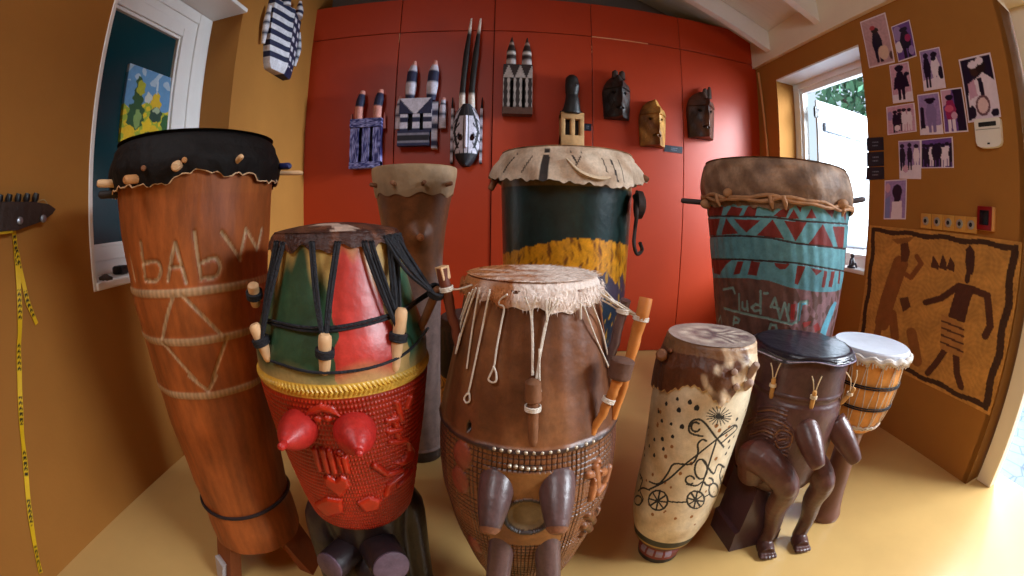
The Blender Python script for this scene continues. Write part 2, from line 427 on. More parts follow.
# ------------------------------------------------------------------ drums: bodies of revolution with carved and painted skins
class Drum:
    """A drum standing at (x, y). prof: (z, radius) pairs; lean: sideways drift of the axis per metre of height.
    Angles a are measured about the axis, 0 facing the open middle of the room, growing to the right."""
    def __init__(s, name, label, x, y, prof, lean=0.0, cat='drum', group=None):
        s.x, s.y = x, y
        n = math.hypot(x, y)
        s.th0 = math.atan2(-y, -x)
        s.lx, s.ly = y / n * lean, -x / n * lean
        P = sorted(prof); s.z = np.array([p[0] for p in P]); s.rr = np.array([p[1] for p in P])
        d = np.diff(s.rr) / np.diff(s.z)
        m = np.zeros(len(P)); m[0], m[-1] = d[0], d[-1]
        for i in range(1, len(P) - 1):
            m[i] = 0 if d[i - 1] * d[i] <= 0 else 2 * d[i - 1] * d[i] / (d[i - 1] + d[i])
        s.m = m
        s.o = empty(name, (x, y, 0), label, cat, group)
    def r(s, Z):
        Z = np.clip(np.asarray(Z, float), s.z[0], s.z[-1])
        i = np.clip(np.searchsorted(s.z, Z, side='right') - 1, 0, len(s.z) - 2)
        h = s.z[i + 1] - s.z[i]; t = (Z - s.z[i]) / h
        return ((1 + 2 * t) * (1 - t) ** 2 * s.rr[i] + t * (1 - t) ** 2 * h * s.m[i] + t * t * (3 - 2 * t) * s.rr[i + 1] + t * t * (t - 1) * h * s.m[i + 1])
    def P(s, a, z, off=0.0, R=None):
        """local point(s) at angle a, height z, off outside the surface"""
        r = (s.r(z) if R is None else R) + off
        th = s.th0 + np.asarray(a, float)
        return np.stack(np.broadcast_arrays(r * np.cos(th) + s.lx * z, r * np.sin(th) + s.ly * z, np.asarray(z, float)), -1)
    def pt(s, px, py, off=0.0):
        """local point on the surface (grown by off) under a sight line; beside the outline, the nearest point of the line to the axis"""
        d = ray(px, py)
        t = np.linspace(0.15, 3.2, 3000)
        X = EYE[0] + d[0] * t - s.x; Y = EYE[1] + d[1] * t - s.y; Z = EYE[2] + d[2] * t
        rho = np.hypot(X - s.lx * Z, Y - s.ly * Z)
        ok = (Z > s.z[0] - 0.15) & (Z < s.z[-1] + 0.15)
        f = np.where(ok, rho - s.r(Z) - off, 9)
        k = np.nonzero(f < 0)[0]
        i = k[0] if len(k) else int(np.argmin(np.where(ok, rho, 9) if ok.any() else rho))
        return np.array([X[i], Y[i], Z[i]])
    def at_rho(s, px, py, rho):
        """where a sight line first comes within rho of the axis"""
        d = ray(px, py); t = np.linspace(0.15, 3.2, 6000)
        X = EYE[0] + d[0] * t - s.x; Y = EYE[1] + d[1] * t - s.y; Z = EYE[2] + d[2] * t
        i = int(np.argmax(np.hypot(X - s.lx * Z, Y - s.ly * Z) < rho))
        return np.array([X[i], Y[i], Z[i]])
    def edge(s, pts, rest, off=0.008):
        """an uneven hem: drawn through seen points, level elsewhere -> zb(a)"""
        q = sorted(s.az(x, y, off) for x, y in pts)
        A_ = [q[0][0] - 0.5] + [p[0] for p in q] + [q[-1][0] + 0.5]; Z_ = [rest] + [p[1] for p in q] + [rest]
        return lambda a: np.interp(a, A_, Z_) + 0.003 * np.sin(np.asarray(a) * 31) + 0.002 * np.sin(np.asarray(a) * 57)
    def az(s, px, py, off=0.0):
        p = s.pt(px, py, off)
        a = math.atan2(p[1] - s.ly * p[2], p[0] - s.lx * p[2]) - s.th0
        return ((a + math.pi) % (2 * math.pi) - math.pi, float(p[2]))
    def azs(s, pts, ox=0, oy=0, k=1.0, off=0.0):
        return [s.az(ox + x / k, oy + y / k, off) for x, y in pts]
    def sd(s, A, Z, pts):
        """distance on the surface to a drawn line"""
        rm = float(np.mean(s.r([p[1] for p in pts])))
        return seg_dist(A * rm, Z, [(a * rm, z) for a, z in pts])
    def body(s, name, z0, z1, mt, nt=144, nz=80, hfun=None, cfun=None, cap=True, inset=0.0, zs=None):
        a = np.linspace(-math.pi, math.pi, nt, endpoint=False)
        if cfun: a = a - 0.55 * np.sin(a)          # finer towards the front, where the painting is
        zz = np.linspace(z0, z1, nz) if zs is None else np.asarray(zs)
        nz = len(zz)
        A, Z = np.meshgrid(a, zz)
        h = hfun(A, Z) if hfun else 0.0
        V = s.P(A, Z, h - inset).reshape(-1, 3)
        i = np.arange(nz - 1)[:, None] * nt; j = np.arange(nt)[None, :]; j2 = (j + 1) % nt
        Fc = np.stack([i + j, i + j2, i + nt + j2, i + nt + j], -1).reshape(-1, 4).tolist()
        if cap:
            Fc.append(list(range(nt - 1, -1, -1))); Fc.append(list(range((nz - 1) * nt, nz * nt)))
        col = cfun(A, Z).reshape(-1, 3) if cfun else None
        return mk(name, [(V.tolist(), Fc)], mt, s.o, col=col, sharp=50)
    def ribbon(s, name, pts, w, mt, off=0.0, k=5, seg=8, flat=0.5):
        """a cord or strip lying on the surface along (a, z) points"""
        Q = smooth_path([s.P(a, z, off) for a, z in pts], k)
        return mk(name, [tube(Q, w, seg)], mt, s.o)
    def skin(s, name, ztop, R, zb, mt, off=0.006, drop=0.012, nt=180, ns=26, fold=0.004, seed=1, cfun=None, bulge=0.0, flare=0.0, dish=0.0, thick=0.004, dome=0.0):
        """a hide stretched over the top: flat head, rounded rim, skirt down to zb(a) with folds"""
        a = np.linspace(-math.pi, math.pi, nt, endpoint=False)
        zbv = zb(a) if callable(zb) else np.full(nt, zb)
        rows = []
        for t in (0.02, 0.2, 0.4, 0.6, 0.78, 0.9, 0.96):
            rows.append((np.full(nt, R * t), ztop - dish * (1 - t * t) + dome * (1 - t * t) + 0 * a, 0))
        for q in (0.25, 0.5, 0.75, 1.0):
            w = q * math.pi / 2
            rows.append((np.full(nt, R - drop + drop * math.sin(w) + (0.0)), ztop - drop + drop * math.cos(w) + 0 * a, 0.15 * q))
        f = fold * (noise1(a, seed, 14) + 0.5 * noise1(a * 2, seed + 5, 9))
        for q in np.linspace(0, 1, ns)[1:]:
            z = ztop - drop + (zbv - ztop + drop) * q
            r0 = np.maximum(s.r(z), 0) + off
            rr = R + (r0 - R) * min(1.0, q * 2.2) if flare == 0 else R + (r0 - R) * min(1, q * 2.2) + flare * q * q
            rr = rr + bulge * math.sin(math.pi * q)
            rows.append((np.maximum(rr + f * (0.2 + 0.8 * q) + 0.3 * fold * noise1(a * 3, seed + 9, 8) * q, s.r(z) + 0.001), z, q))
        z = zbv; r0 = np.maximum(rows[-1][0] - thick, s.r(z) - 0.002)
        rows.append((r0, z + 0.0005, 1)); rows.append((r0, z + 0.012, 1))
        V = np.concatenate([s.P(a, z, 0, R=r) for r, z, q in rows])
        n = len(rows)
        i = np.arange(n - 1)[:, None] * nt; j = np.arange(nt)[None, :]; j2 = (j + 1) % nt
        Fc = np.stack([i + j, i + nt + j, i + nt + j2, i + j2], -1).reshape(-1, 4).tolist()
        Fc.append(list(range(nt)))
        col = None
        if cfun:
            A = np.concatenate([a for _ in rows]); Z = np.concatenate([r[1] for r in rows]); Rr = np.concatenate([r[0] for r in rows])
            Q = np.concatenate([np.full(nt, r[2]) for r in rows])
            col = cfun(A, Z, Rr, Q)
        return mk(name, [(V.tolist(), Fc)], mt, s.o, col=col, sharp=60)
    def peg(s, name, A, B, r0, mt, r1=None, label=None):
        return mk(name, [peg_geo(A, B, r0, r1)], mt, s.o, label=label)
    def cords(s, name, lines, w, mt, k=5):
        return mk(name, [tube(smooth_path(l, k), w, 6) for l in lines], mt, s.o)

def mix(base, masks):
    """paint: base colour array overlaid by (mask, colour) in order"""
    for mk_, c in masks:
        base[mk_] = c
    return base
def full(A, c): return np.broadcast_to(np.array(c, float), A.shape + (3,)).copy()

PALE = mat('pale_peg_wood', C(208, 166, 122), 0.6, 0.2, 14, bump=0.15, bs=60)
TAN = mat('tan_peg_wood', C(178, 122, 72), 0.6, 0.25, 14, bump=0.2, bs=60)
BROWNP = mat('brown_peg_wood', C(122, 78, 50), 0.6, 0.3, 14, bump=0.25, bs=60)
ORANGEP = mat('orange_stick_wood', C(190, 116, 52), 0.5, 0.28, 14, bump=0.25, bs=50)
BLACKROPE = mat('black_rope', C(26, 26, 32), 0.75, 0.3, 60, bump=0.5, bs=150)
WHITESTR = mat('white_string', C(216, 204, 190), 0.8, 0.15, 60, bump=0.4, bs=200)
NAILM = mat('stud_metal', C(190, 176, 156), 0.4, 0.1, metal=0.6, bump=0)

# ---- the tall orange-brown drum by the left wall
D = Drum('carved_drum', 'tall orange-brown drum with carved letters and black hide top beside left window', -0.696, 0.885,
         [(0.085, .128), (0.105, .132), (.13, .136), (.25, .133), (.35, .135), (.45, .141), (.56, .150), (.66, .157), (.76, .168), (.86, .180), (.99, .194), (1.08, .203), (1.15, .208), (1.18, .208)], -0.02)
K = 2.881
let = [[(405, 180), (417, 290)], [(413, 240), (450, 235), (462, 262), (448, 290), (417, 289)],
       [(483, 290), (505, 180), (537, 295)], [(491, 252), (524, 250)],
       [(560, 150), (580, 285)], [(577, 240), (620, 225), (635, 250), (622, 278), (582, 284)],
       [(374, 220), (388, 288)]]
let = [[tuple(p) for p in smooth_path(D.azs(l, 0, 180, K), 5)] if len(l) > 3 else D.azs(l, 0, 180, K) for l in let]
let += [D.azs([(345, 295), (393, 365)], 90, 120, 2.618), D.azs([(393, 365), (408, 285), (440, 340), (449, 285)], 90, 120, 2.618)]
za = [D.az(195, y)[1] for y in (292, 341, 396)]
zz = [D.azs(l, 0, 180, K) for l in ([(500, 334), (468, 455)], [(527, 333), (637, 445)], [(470, 470), (565, 575)], [(655, 455), (612, 575)])]
zz += [D.azs(l, 0, 376, 2.879) for l in ([(545, 0), (600, 42)], [(600, 42), (622, 0)])]
def D1h(A, Z):
    h = 0.0012 * np.sin(A * 9 + Z * 4) + 0.001 * np.sin(Z * 40)
    for l in let: h = h - 0.004 * np.clip(1.4 - D.sd(A, Z, l) / 0.0045, 0, 1)
    for l in zz: h = h - 0.0025 * np.clip(1.4 - D.sd(A, Z, l) / 0.004, 0, 1)
    for z in za: h = h + 0.003 * np.clip(1.6 - np.abs(Z - z) / 0.007, 0, 1)
    return h
def D1c(A, Z):
    c = full(A, C(156, 82, 36))
    n = np.sin(A * 13 + 3 * np.sin(Z * 9)) * np.sin(A * 31 + Z * 5)
    c *= (1 + 0.12 * n + 0.10 * np.sin(Z * 17 + 2 * np.sin(A * 3)))[..., None]
    pale = np.array(C(186, 146, 106)); g = 0.5 + 0.5 * np.sin(A * 90)[..., None]
    m = np.zeros(A.shape, bool)
    for l in let: m |= D.sd(A, Z, l) < 0.0042
    for l in zz: m |= D.sd(A, Z, l) < 0.0045
    for z in za: m |= np.abs(Z - z) < 0.0085
    c[m] = (pale * (0.72 + 0.28 * g))[m]
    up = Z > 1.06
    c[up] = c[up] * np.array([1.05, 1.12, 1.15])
    return c
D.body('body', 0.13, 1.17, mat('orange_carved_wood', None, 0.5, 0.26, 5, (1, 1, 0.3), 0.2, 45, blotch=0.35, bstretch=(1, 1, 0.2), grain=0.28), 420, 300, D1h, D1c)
scal = D.edge([(122, 187), (146, 185.5), (165, 184), (176, 178), (184.5, 172.6), (204, 169.4), (225, 176), (249, 172.6), (260, 182), (276, 182)], 1.08)
D.skin('drumhead', 1.192, 0.212, scal, mat('black_hide', C(16, 11, 10), 0.7, 0.35, 10, bump=0.6, bs=30, blotch=0.3, spec=0.2), 0.010, 0.032, fold=0.005, seed=4, bulge=0.006)
D.ribbon('hide_edge', [(a, float(scal(np.array(a)))) for a in np.linspace(-math.pi, math.pi, 150)], 0.0016, mat('pale_hide', C(206, 168, 130), 0.8, 0.2), 0.0115, 1)
for (ax, ay), (bx, by, bo), r, mt in [((122, 183.5), (97, 183.5, 0.05), 0.009, PALE), ((146, 178), (124, 180, 0.045), 0.0095, TAN), ((180, 164), (175, 167, 0.06), 0.010, PALE),
                                      ((186, 160), (184, 160, 0.03), 0.006, TAN), ((232, 166), (242, 156, 0.035), 0.0065, PALE), ((270, 173), (303, 173, 0.06), 0.006, PALE),
                                      ((146, 169), (143, 168, 0.03), 0.006, BROWNP), ((122, 194), (99, 195, 0.03), 0.009, mat('black_peg', C(36, 28, 24), 0.7, 0.2))]:
    D.peg('peg', D.pt(ax, ay, -0.012), D.pt(bx, by, bo), r, mt)
D.peg('peg', D.pt(272, 167, -0.01), D.pt(290, 166, 0.05), 0.0085, mat('blue_tape', C(30, 38, 92), 0.5, 0.1), label='peg with dark blue end')
zw = D.az(228, 517)[1]
D.ribbon('wire_hoop', [(a, zw + 0.004 * math.sin(2 * a)) for a in np.linspace(-math.pi, math.pi, 60)], 0.005, mat('dark_iron_wire', C(52, 42, 44), 0.5, 0.2, metal=0.5), 0.003, 1)
FEETM = mat('brown_foot_wood', C(128, 66, 30), 0.6, 0.25, 8, bump=0.2)
for a, zl in ((-1.30, 0), (0.85, 0), (2.85, 0)):
    f = mk('leg', [prism([(-0.06, 0.17), (0.06, 0.17), (0.036, 0.0), (-0.03, 0.0)], 0.085, 0.135,
                         lambda u, z, r, a=a: tuple(D.P(a + u / 0.13, z, 0, R=r + 0.045 * (0.13 - z) / 0.13)))], FEETM, D.o, sharp=30)
    if a == -1.30:
        mk('foot_tip', [prism([(-0.026, 0.062), (0.022, 0.062), (0.014, 0.0), (-0.012, 0.0)], 0.11, 0.146,
                              lambda u, z, r, a=a: tuple(D.P(a + u / 0.13, z, 0, R=r + 0.045 * (0.13 - z) / 0.13)))], mat('grey_tip', C(176, 168, 166), 0.6, 0.15), f, label='pale grey worn foot tip')

# ---- the green and red drum on a crouching dark base
D = Drum('painted_drum', 'green and red painted drum with black ropes and carved red breasted belly', -0.299, 0.797,
         [(.352, .100), (.358, .108), (.368, .116), (.43, .131), (.52, .147), (.58, .158), (.64, .166), (.72, .1745), (.75, .175), (.84, .152), (.94, .128), (.962, .125)])
zband = D.az(330, 392)[1]
hb = lambda x, y: D.az(x, y)
def hpts(l, k=4.117, ox=250, oy=380): return D.azs(l, ox, oy, k)
heart = [(-.5, .0), (-.46, .3), (-.25, .45), (0, .25), (.25, .45), (.46, .3), (.5, .0), (.25, -.3), (0, -.55), (-.25, -.3)]
hc = hpts([(360, 430)])[0]
heartP = [(hc[0] + u * 0.36, hc[1] + v * 0.060) for u, v in heart]
cres = hpts([(225, 150), (245, 115), (290, 95), (340, 105), (378, 152), (345, 140), (300, 128), (255, 138)])
cres2 = hpts([(585, 340), (620, 325), (645, 290), (650, 250), (672, 290), (660, 330), (625, 352)])
bars = [hpts(l) for l in ([(268, 285), (290, 365)], [(300, 285), (322, 372)], [(330, 290), (350, 375)], [(362, 300), (385, 370)], [(388, 320), (400, 372)])]
tree_ = [hpts(l) for l in ([(590, 150), (612, 250)], [(565, 165), (605, 155)], [(570, 210), (615, 200)], [(575, 255), (640, 245)], [(655, 70), (640, 110)], [(600, 90), (620, 160)], [(510, 350), (560, 385), (620, 370)], [(640, 370), (570, 430), (560, 470)], [(660, 370), (610, 430)])]
blob_ = hpts([(270, 505), (320, 480), (380, 490), (385, 540), (330, 560)]); blob2 = hpts([(440, 500), (490, 475), (540, 490), (525, 530), (470, 540)])
def D2h(A, Z):
    low = Z < zband - 0.012
    rows = 0.5 + 0.5 * np.sin(Z * 2 * math.pi / 0.0105); tk = 0.5 + 0.5 * np.sin(A * 150 + 1.2 * np.floor(Z / 0.0105))
    h = np.where(low, 0.0028 * rows * tk, 0.0)
    nb = np.abs(Z - zband)
    rope = 0.0055 * np.clip(1.5 - nb / 0.008, 0, 1) * (0.55 + 0.45 * np.sin(A * 130 + np.where(Z > zband, 1, -1) * Z * 500))
    h = np.where(nb < 0.0125, rope, h)
    for P_ in (heartP, cres, cres2, blob_, blob2):
        rm = 0.14
        q = [(a * rm, z) for a, z in P_]
        d = seg_dist(A * rm, Z, q + q[:1]); ins = in_poly(A * rm, Z, q)
        h = np.where(ins & low, 0.004 + 0.004 * np.clip(d / 0.006, 0, 1), h)
    for l in bars + tree_:
        d = D.sd(A, Z, l); h = np.where((d < 0.0065) & low, 0.007 * np.sqrt(np.clip(1 - (d / 0.0065) ** 2, 0, 1)) + 0.001, h)
    for x, y in ((280, 160), (320, 158), (372, 300)):
        a, z = hpts([(x, y)])[0]; d = np.hypot((A - a) * 0.15, Z - z); h = np.where(d < 0.007, 0.006 * np.sqrt(np.clip(1 - (d / 0.007) ** 2, 0, 1)), h)
    return h
yq = 310
ed = [D.az(x, yq)[0] for x in (281, 333, 385, 399)]
def D2c(A, Z):
    c = full(A, C(44, 74, 50))
    wob = 0.03 * np.sin(Z * 60) + 0.02 * np.sin(Z * 130)
    Aw = A + wob
    red = (Aw > ed[1]) & (Aw < ed[2]); c[red] = C(188, 52, 42)
    c[(Aw > ed[2]) & (Aw < ed[3])] = C(196, 160, 100)
    c[Aw >= ed[3]] = C(52, 104, 80)
    back = np.abs(A) > 1.9; c[back] = C(190, 60, 48)
    sp = np.clip((Z - 0.905 - 0.03 * np.sin(A * 9) - 0.015 * np.sin(A * 23)) / 0.035, 0, 1) * (np.abs(A - 0.0) < 1.2)
    c = c * (1 - 0.75 * sp[..., None]) + np.array(C(206, 162, 88)) * 0.75 * sp[..., None]
    lo = np.clip((zband + 0.045 + 0.008 * np.sin(A * 8) - Z) / 0.03, 0, 1)[..., None]
    c = c * (1 - 0.7 * lo) + np.array(C(196, 168, 108)) * 0.7 * lo
    rb = Z < zband - 0.012
    c[rb] = C(178, 38, 12)
    hh_ = D2h(A, Z); hollow = np.clip(1 - hh_ / 0.0022, 0, 1)[..., None]
    c = np.where(rb[..., None], c * (1 - 0.38 * hollow), c)  # red darkened where the relief is low
    g = (np.abs(Z - zband) <= 0.0125)
    c[g] = C(216, 170, 66)
    return c
zs2 = np.concatenate([np.linspace(0.353, zband + 0.02, 250), np.linspace(zband + 0.024, 0.958, 50)])
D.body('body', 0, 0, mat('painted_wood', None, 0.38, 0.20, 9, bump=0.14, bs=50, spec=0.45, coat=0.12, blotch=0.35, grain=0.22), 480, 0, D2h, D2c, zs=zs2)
def hair_c(A, Z, Rr, Q):
    x = Rr * np.cos(A); y = Rr * np.sin(A)
    n = np.sin(x * 60 + 4 * np.sin(y * 40)) + 0.6 * np.sin(y * 120 + x * 30)
    c = np.where((n > 0.2)[:, None], np.array(C(92, 52, 34)), np.array(C(58, 30, 22)))
    w = ((np.abs(y + 0.02 * np.sin(x * 50)) < 0.02) & (x > 0.035) & (x < 0.115)) | (np.hypot(x + 0.05, (y - 0.03) * 2) < 0.03)
    c[w] = C(196, 168, 150)
    return c
D.skin('drumhead', 0.974, 0.127, lambda a: 0.948 + 0.005 * np.sin(a * 11) + 0.004 * np.sin(a * 23), mat('brown_fur_hide', None, 0.5, 0.35, 40, bump=0.6, bs=110), 0.006, 0.009, fold=0.002, seed=2, cfun=hair_c, dome=0.016)
R2 = mat('dark_peg_shadow', C(30, 24, 22), 0.8)
pegs2 = [((325, 374), (325, 334), 0.024), ((394, 371), (402, 308), 0.030), ((270, 361), (254, 324), 0.034), ((256, 306), (253, 284), 0.03), ((420, 330), (438, 288), 0.075)]
for (ax, ay), (bx, by), bo in pegs2:
    A_ = D.pt(ax, ay, -0.004); B_ = D.pt(bx, by, bo)
    p = D.peg('peg', A_, B_, 0.0095 if ax < 415 else 0.007, PALE if ax < 415 else BROWNP, 0.012 if ax < 415 else 0.009)
    q = A_ + (B_ - A_) * (0.55 if ax < 415 else 0.92); dr = (B_ - A_) / np.linalg.norm(B_ - A_)
    u_ = np.cross(dr, [0, 0, 1.0]); u_ /= np.linalg.norm(u_); v_ = np.cross(dr, u_)
    mk('binding', [tube([q + dr * (0.0045 * i) + (u_ * math.cos(w) + v_ * math.sin(w)) * 0.0135 for w in np.linspace(0, 2 * math.pi, 14, endpoint=False)], 0.0035, 6, closed=True) for i in (-1, 0, 1)], BLACKROPE, p)
rp = lambda l, o=0.006: [D.pt(x, y, o) for x, y in l]
rope_l = []
for (ta, tb), (bx, by, bo) in [(((312, 247), (337, 247)), (325, 352, 0.016)), (((365, 246), (390, 240)), (398, 330, 0.018)), (((282, 247), (276, 246)), (262, 340, 0.02)), (((372, 246), (396, 240)), (401, 326, 0.018))]:
    for t in (ta, tb):
        A_ = D.pt(*t, 0.008); B_ = D.pt(bx, by, bo)
        for e in (-0.0025, 0.0025):
            rope_l.append([A_ + np.array([e, 0, 0.007]), A_ + np.array([e, 0, 0]), A_ * 0.5 + B_ * 0.5 + np.array([e, -0.003, 0]), B_])
for i in range(7):      # the gathered ropes that run out to the right-hand peg
    A_ = D.pt(386 + 2.4 * i, 240 - 0.5 * i, 0.009); B_ = D.pt(434, 294, 0.068)
    rope_l.append([A_ + np.array([0, 0, 0.006]), A_, (A_ + B_) / 2 + np.array([0.004 * (i % 3 - 1), -0.006, -0.008 + 0.004 * (i % 2)]), B_])
for l in rope_l: mk('rope', [tube(smooth_path(l, 5), 0.0034, 6)], BLACKROPE, D.o)
loops = []
for l, o in (([(268, 323), (300, 330), (330, 331), (365, 325), (400, 314), (418, 302), (436, 290)], 0.008), ([(271, 361), (300, 370), (328, 373), (365, 369), (396, 359), (415, 345), (428, 328)], 0.006)):
    P_ = [D.pt(x, y, o if x < 425 else 0.05) for x, y in l]
    loops += [P_, [p + np.array([0, -0.001, 0.006]) for p in P_]] if o == 0.008 else [P_]
for l in loops: mk('rope', [tube(smooth_path(l, 6), 0.0028, 6)], BLACKROPE, D.o)
REDB = mat('red_breast', C(164, 34, 28), 0.45, 0.22, 18, bump=0.2, bs=60, coat=0.05, grain=0.2)
def cone(D, base, tip, out, r0, mt, name, rt=0.011, nip=0.02, blunt=False):
    """a pointed swelling that leaves the body at base and points to tip, out in front of it"""
    A_ = D.pt(*base, -0.025); B_ = D.pt(*tip, out)
    L = np.linalg.norm(B_ - A_); d = (B_ - A_) / L
    ts = [0, 0.18, 0.34, 0.5, 0.66, 0.8, 0.9, 0.97, 1.0]
    rs = [r0 * 0.86, r0, r0 * 1.03, r0 * 0.95, r0 * 0.78, r0 * 0.55, r0 * 0.34, r0 * 0.22, 0.001]
    if blunt: rs = [r0, r0 * 1.04, r0 * 1.02, r0 * 0.95, r0 * 0.84, r0 * 0.72, r0 * 0.63, r0 * 0.5, 0.002]
    o = mk(name, [tube(smooth_path([A_ + d * L * t for t in ts], 3), np.interp(np.linspace(0, 1, 25), np.linspace(0, 1, 9), rs).tolist(), 24)], mt, D.o, sharp=0)
    if nip: mk('nipple', [tube([B_ - d * 0.014, B_ - d * 0.004, B_ + d * nip * 0.7, B_ + d * nip], [rt * 0.9, rt, rt * 0.85, rt * 0.4], 16)], mt, o)
    return o
cone(D, (306, 421), (283, 445), 0.075, 0.036, REDB, 'breast', 0.0085, 0.012)
cone(D, (353, 423), (359, 452), 0.072, 0.038, REDB, 'breast', 0.0075, 0.010)
# the crouching base: haunches behind, a thick neck and blunt paws to the front, one carved block
PURP = mat('purple_black_wood', C(40, 28, 31), 0.42, 0.3, 9, bump=0.25, bs=40, coat=0.1)
def Q(a, r, z): return D.P(a, z, 0, R=r)

def carved(name, geo, mt, parent, voxel=0.006, smooth=2, label=None):
    """joined tubes and balls fused into one carved surface"""
    o = mk(name, geo, mt, parent, label=label)
    r = o.modifiers.new('fuse', 'REMESH'); r.mode = 'VOXEL'; r.voxel_size = voxel; r.use_smooth_shade = True
    s = o.modifiers.new('soften', 'SMOOTH'); s.factor = 0.5; s.iterations = smooth
    return o
geo = [tube([(0, 0, 0.006), (0, 0, 0.03), (0, 0, 0.05), (0, 0, 0.15), (0, 0, 0.28), (0, 0, 0.368)], [0.125, 0.12, 0.088, 0.088, 0.092, 0.104], 32),
       tube([Q(0.05, 0.03, 0.19), Q(0.08, 0.08, 0.18), Q(0.10, 0.12, 0.15)], [0.075, 0.075, 0.06], 20)]
for sgn in (-1, 1):
    geo += [tube([Q(sgn * 1.7, 0.07, 0.36), Q(sgn * 1.6, 0.105, 0.33), Q(sgn * 1.55, 0.112, 0.18), Q(sgn * 1.5, 0.115, 0.02)], [0.036, 0.042, 0.036, 0.032], 16, 4),
            tube([Q(sgn * 1.5, 0.13, 0.028), Q(sgn * 1.3, 0.165, 0.024)], [0.028, 0.022], 14)]
carved('base_figure', geo, PURP, D.o, 0.007)
PURE = mat('purple_grey_endgrain', C(92, 72, 84), 0.5, 0.3, 30, bump=0.25, bs=80)
for (sx, sy), rad, rho in (((391, 567), 0.043, 0.165), ((330, 566), 0.037, 0.155)):
    c_ = D.at_rho(sx, sy, rho); dv = np.array([c_[0], c_[1], 0.0]); dv /= np.linalg.norm(dv)
    dv = dv + np.array([0, 0, 0.15])
    l_ = mk('paw', [tube([c_ * np.array([.45, .45, 1]) - np.array([0, 0, 0.006]), c_ - dv * 0.012, c_], [rad * 1.1, rad * 1.05, rad], 24)], PURP, D.o)
    mk('paw_end', [tube([c_ - dv * 0.004, c_ + dv * 0.004, c_ + dv * 0.007], [rad * 0.98, rad * 0.97, rad * 0.82], 24)], PURE, l_, label='flat purple-grey end of the paw')

# ---- the big brown drum in the middle
D = Drum('carved_drum', 'big brown breasted drum in the middle with white fur head and dangling white strings', 0.082, 0.799,
         [(0, .060), (.04, .065), (.10, .080), (.176, .104), (.226, .124), (.30, .147), (.336, .158), (.43, .177), (.458, .182), (.52, .1845), (.56, .184), (.60, .180), (.64, .174), (.72, .156), (.77, .1455), (.85, .130), (.885, .126)])
zr = D.az(528, 452)[1]
dots = [(D.az(x, y)[0], D.az(x, y)[1]) for x, y in ((495, 448), (502, 449.5), (510, 450.5), (518, 451), (526, 452), (534, 452), (542, 452), (550, 451.5), (558, 450), (566, 448.5), (575, 446.5), (585, 443.5), (592, 441), (510, 465), (516, 466), (522, 467), (528, 468), (534, 468), (540, 468))]
med = D.az(527, 518)
crossL = [D.azs(l, 440, 420, 3.695) for l in ([(580, 155), (558, 285)], [(548, 200), (605, 190)], [(572, 170), (580, 240)], [(600, 240), (622, 175)], [(600, 240), (580, 270)])]
croc = [D.azs(l, 440, 420, 3.695) for l in ([(580, 330), (520, 425)], [(545, 350), (565, 375)], [(530, 390), (550, 410)])]
ovalC = [D.az(x, y) for x, y in ((462, 455), (460, 480), (475, 545))]
def D3h(A, Z):
    low = Z < zr - 0.006
    gr = np.minimum(np.abs(np.sin(A * 95)), np.abs(np.sin(Z * math.pi / 0.0085)))
    h = np.where(low & (Z > 0.10), -0.0035 * np.clip(0.75 - np.minimum(np.abs(np.cos(A * 60)), np.abs(np.cos(Z * math.pi / 0.011))) * 1.6, 0, 1), 0.0)
    h = h + np.where(np.abs(Z - zr) < 0.008, 0.004 * np.clip(1.4 - np.abs(Z - zr) / 0.006, 0, 1), 0)
    e = np.hypot((A - med[0]) * D.r(med[1]), (Z - med[1]) * 0.95)
    pan = (np.abs(A - med[0]) < 0.42) & (Z < zr - 0.04) & (Z > med[1] - 0.085)
    h = np.where(pan, 0.001, h)
    h = np.where(e < 0.040, -0.010 * np.clip((0.040 - e) / 0.012, 0, 1), h)
    h = np.where((e >= 0.040) & (e < 0.046), 0.004, h)
    for l in crossL + croc:
        d = D.sd(A, Z, l); h = np.where(d < 0.0085, 0.007 * np.sqrt(np.clip(1 - (d / 0.0085) ** 2, 0, 1)) + 0.001, h)
    for a, z in ovalC:
        d = np.hypot((A - a) * 0.17 / 0.022, (Z - z) / 0.03); h = np.where(d < 1, 0.007 * np.sqrt(np.clip(1 - d * d, 0, 1)), h)
    a, z = D.az(469, 427); d = np.hypot((A - a) * 0.17 / 0.006, (Z - z) / 0.011); h = np.where(d < 1, -0.012 * (1 - d * d), h)
    h = h + np.where(Z > zr, 0.0012 * np.sin(A * 7 + Z * 10) + 0.0008 * np.sin(A * 21), 0)
    return h
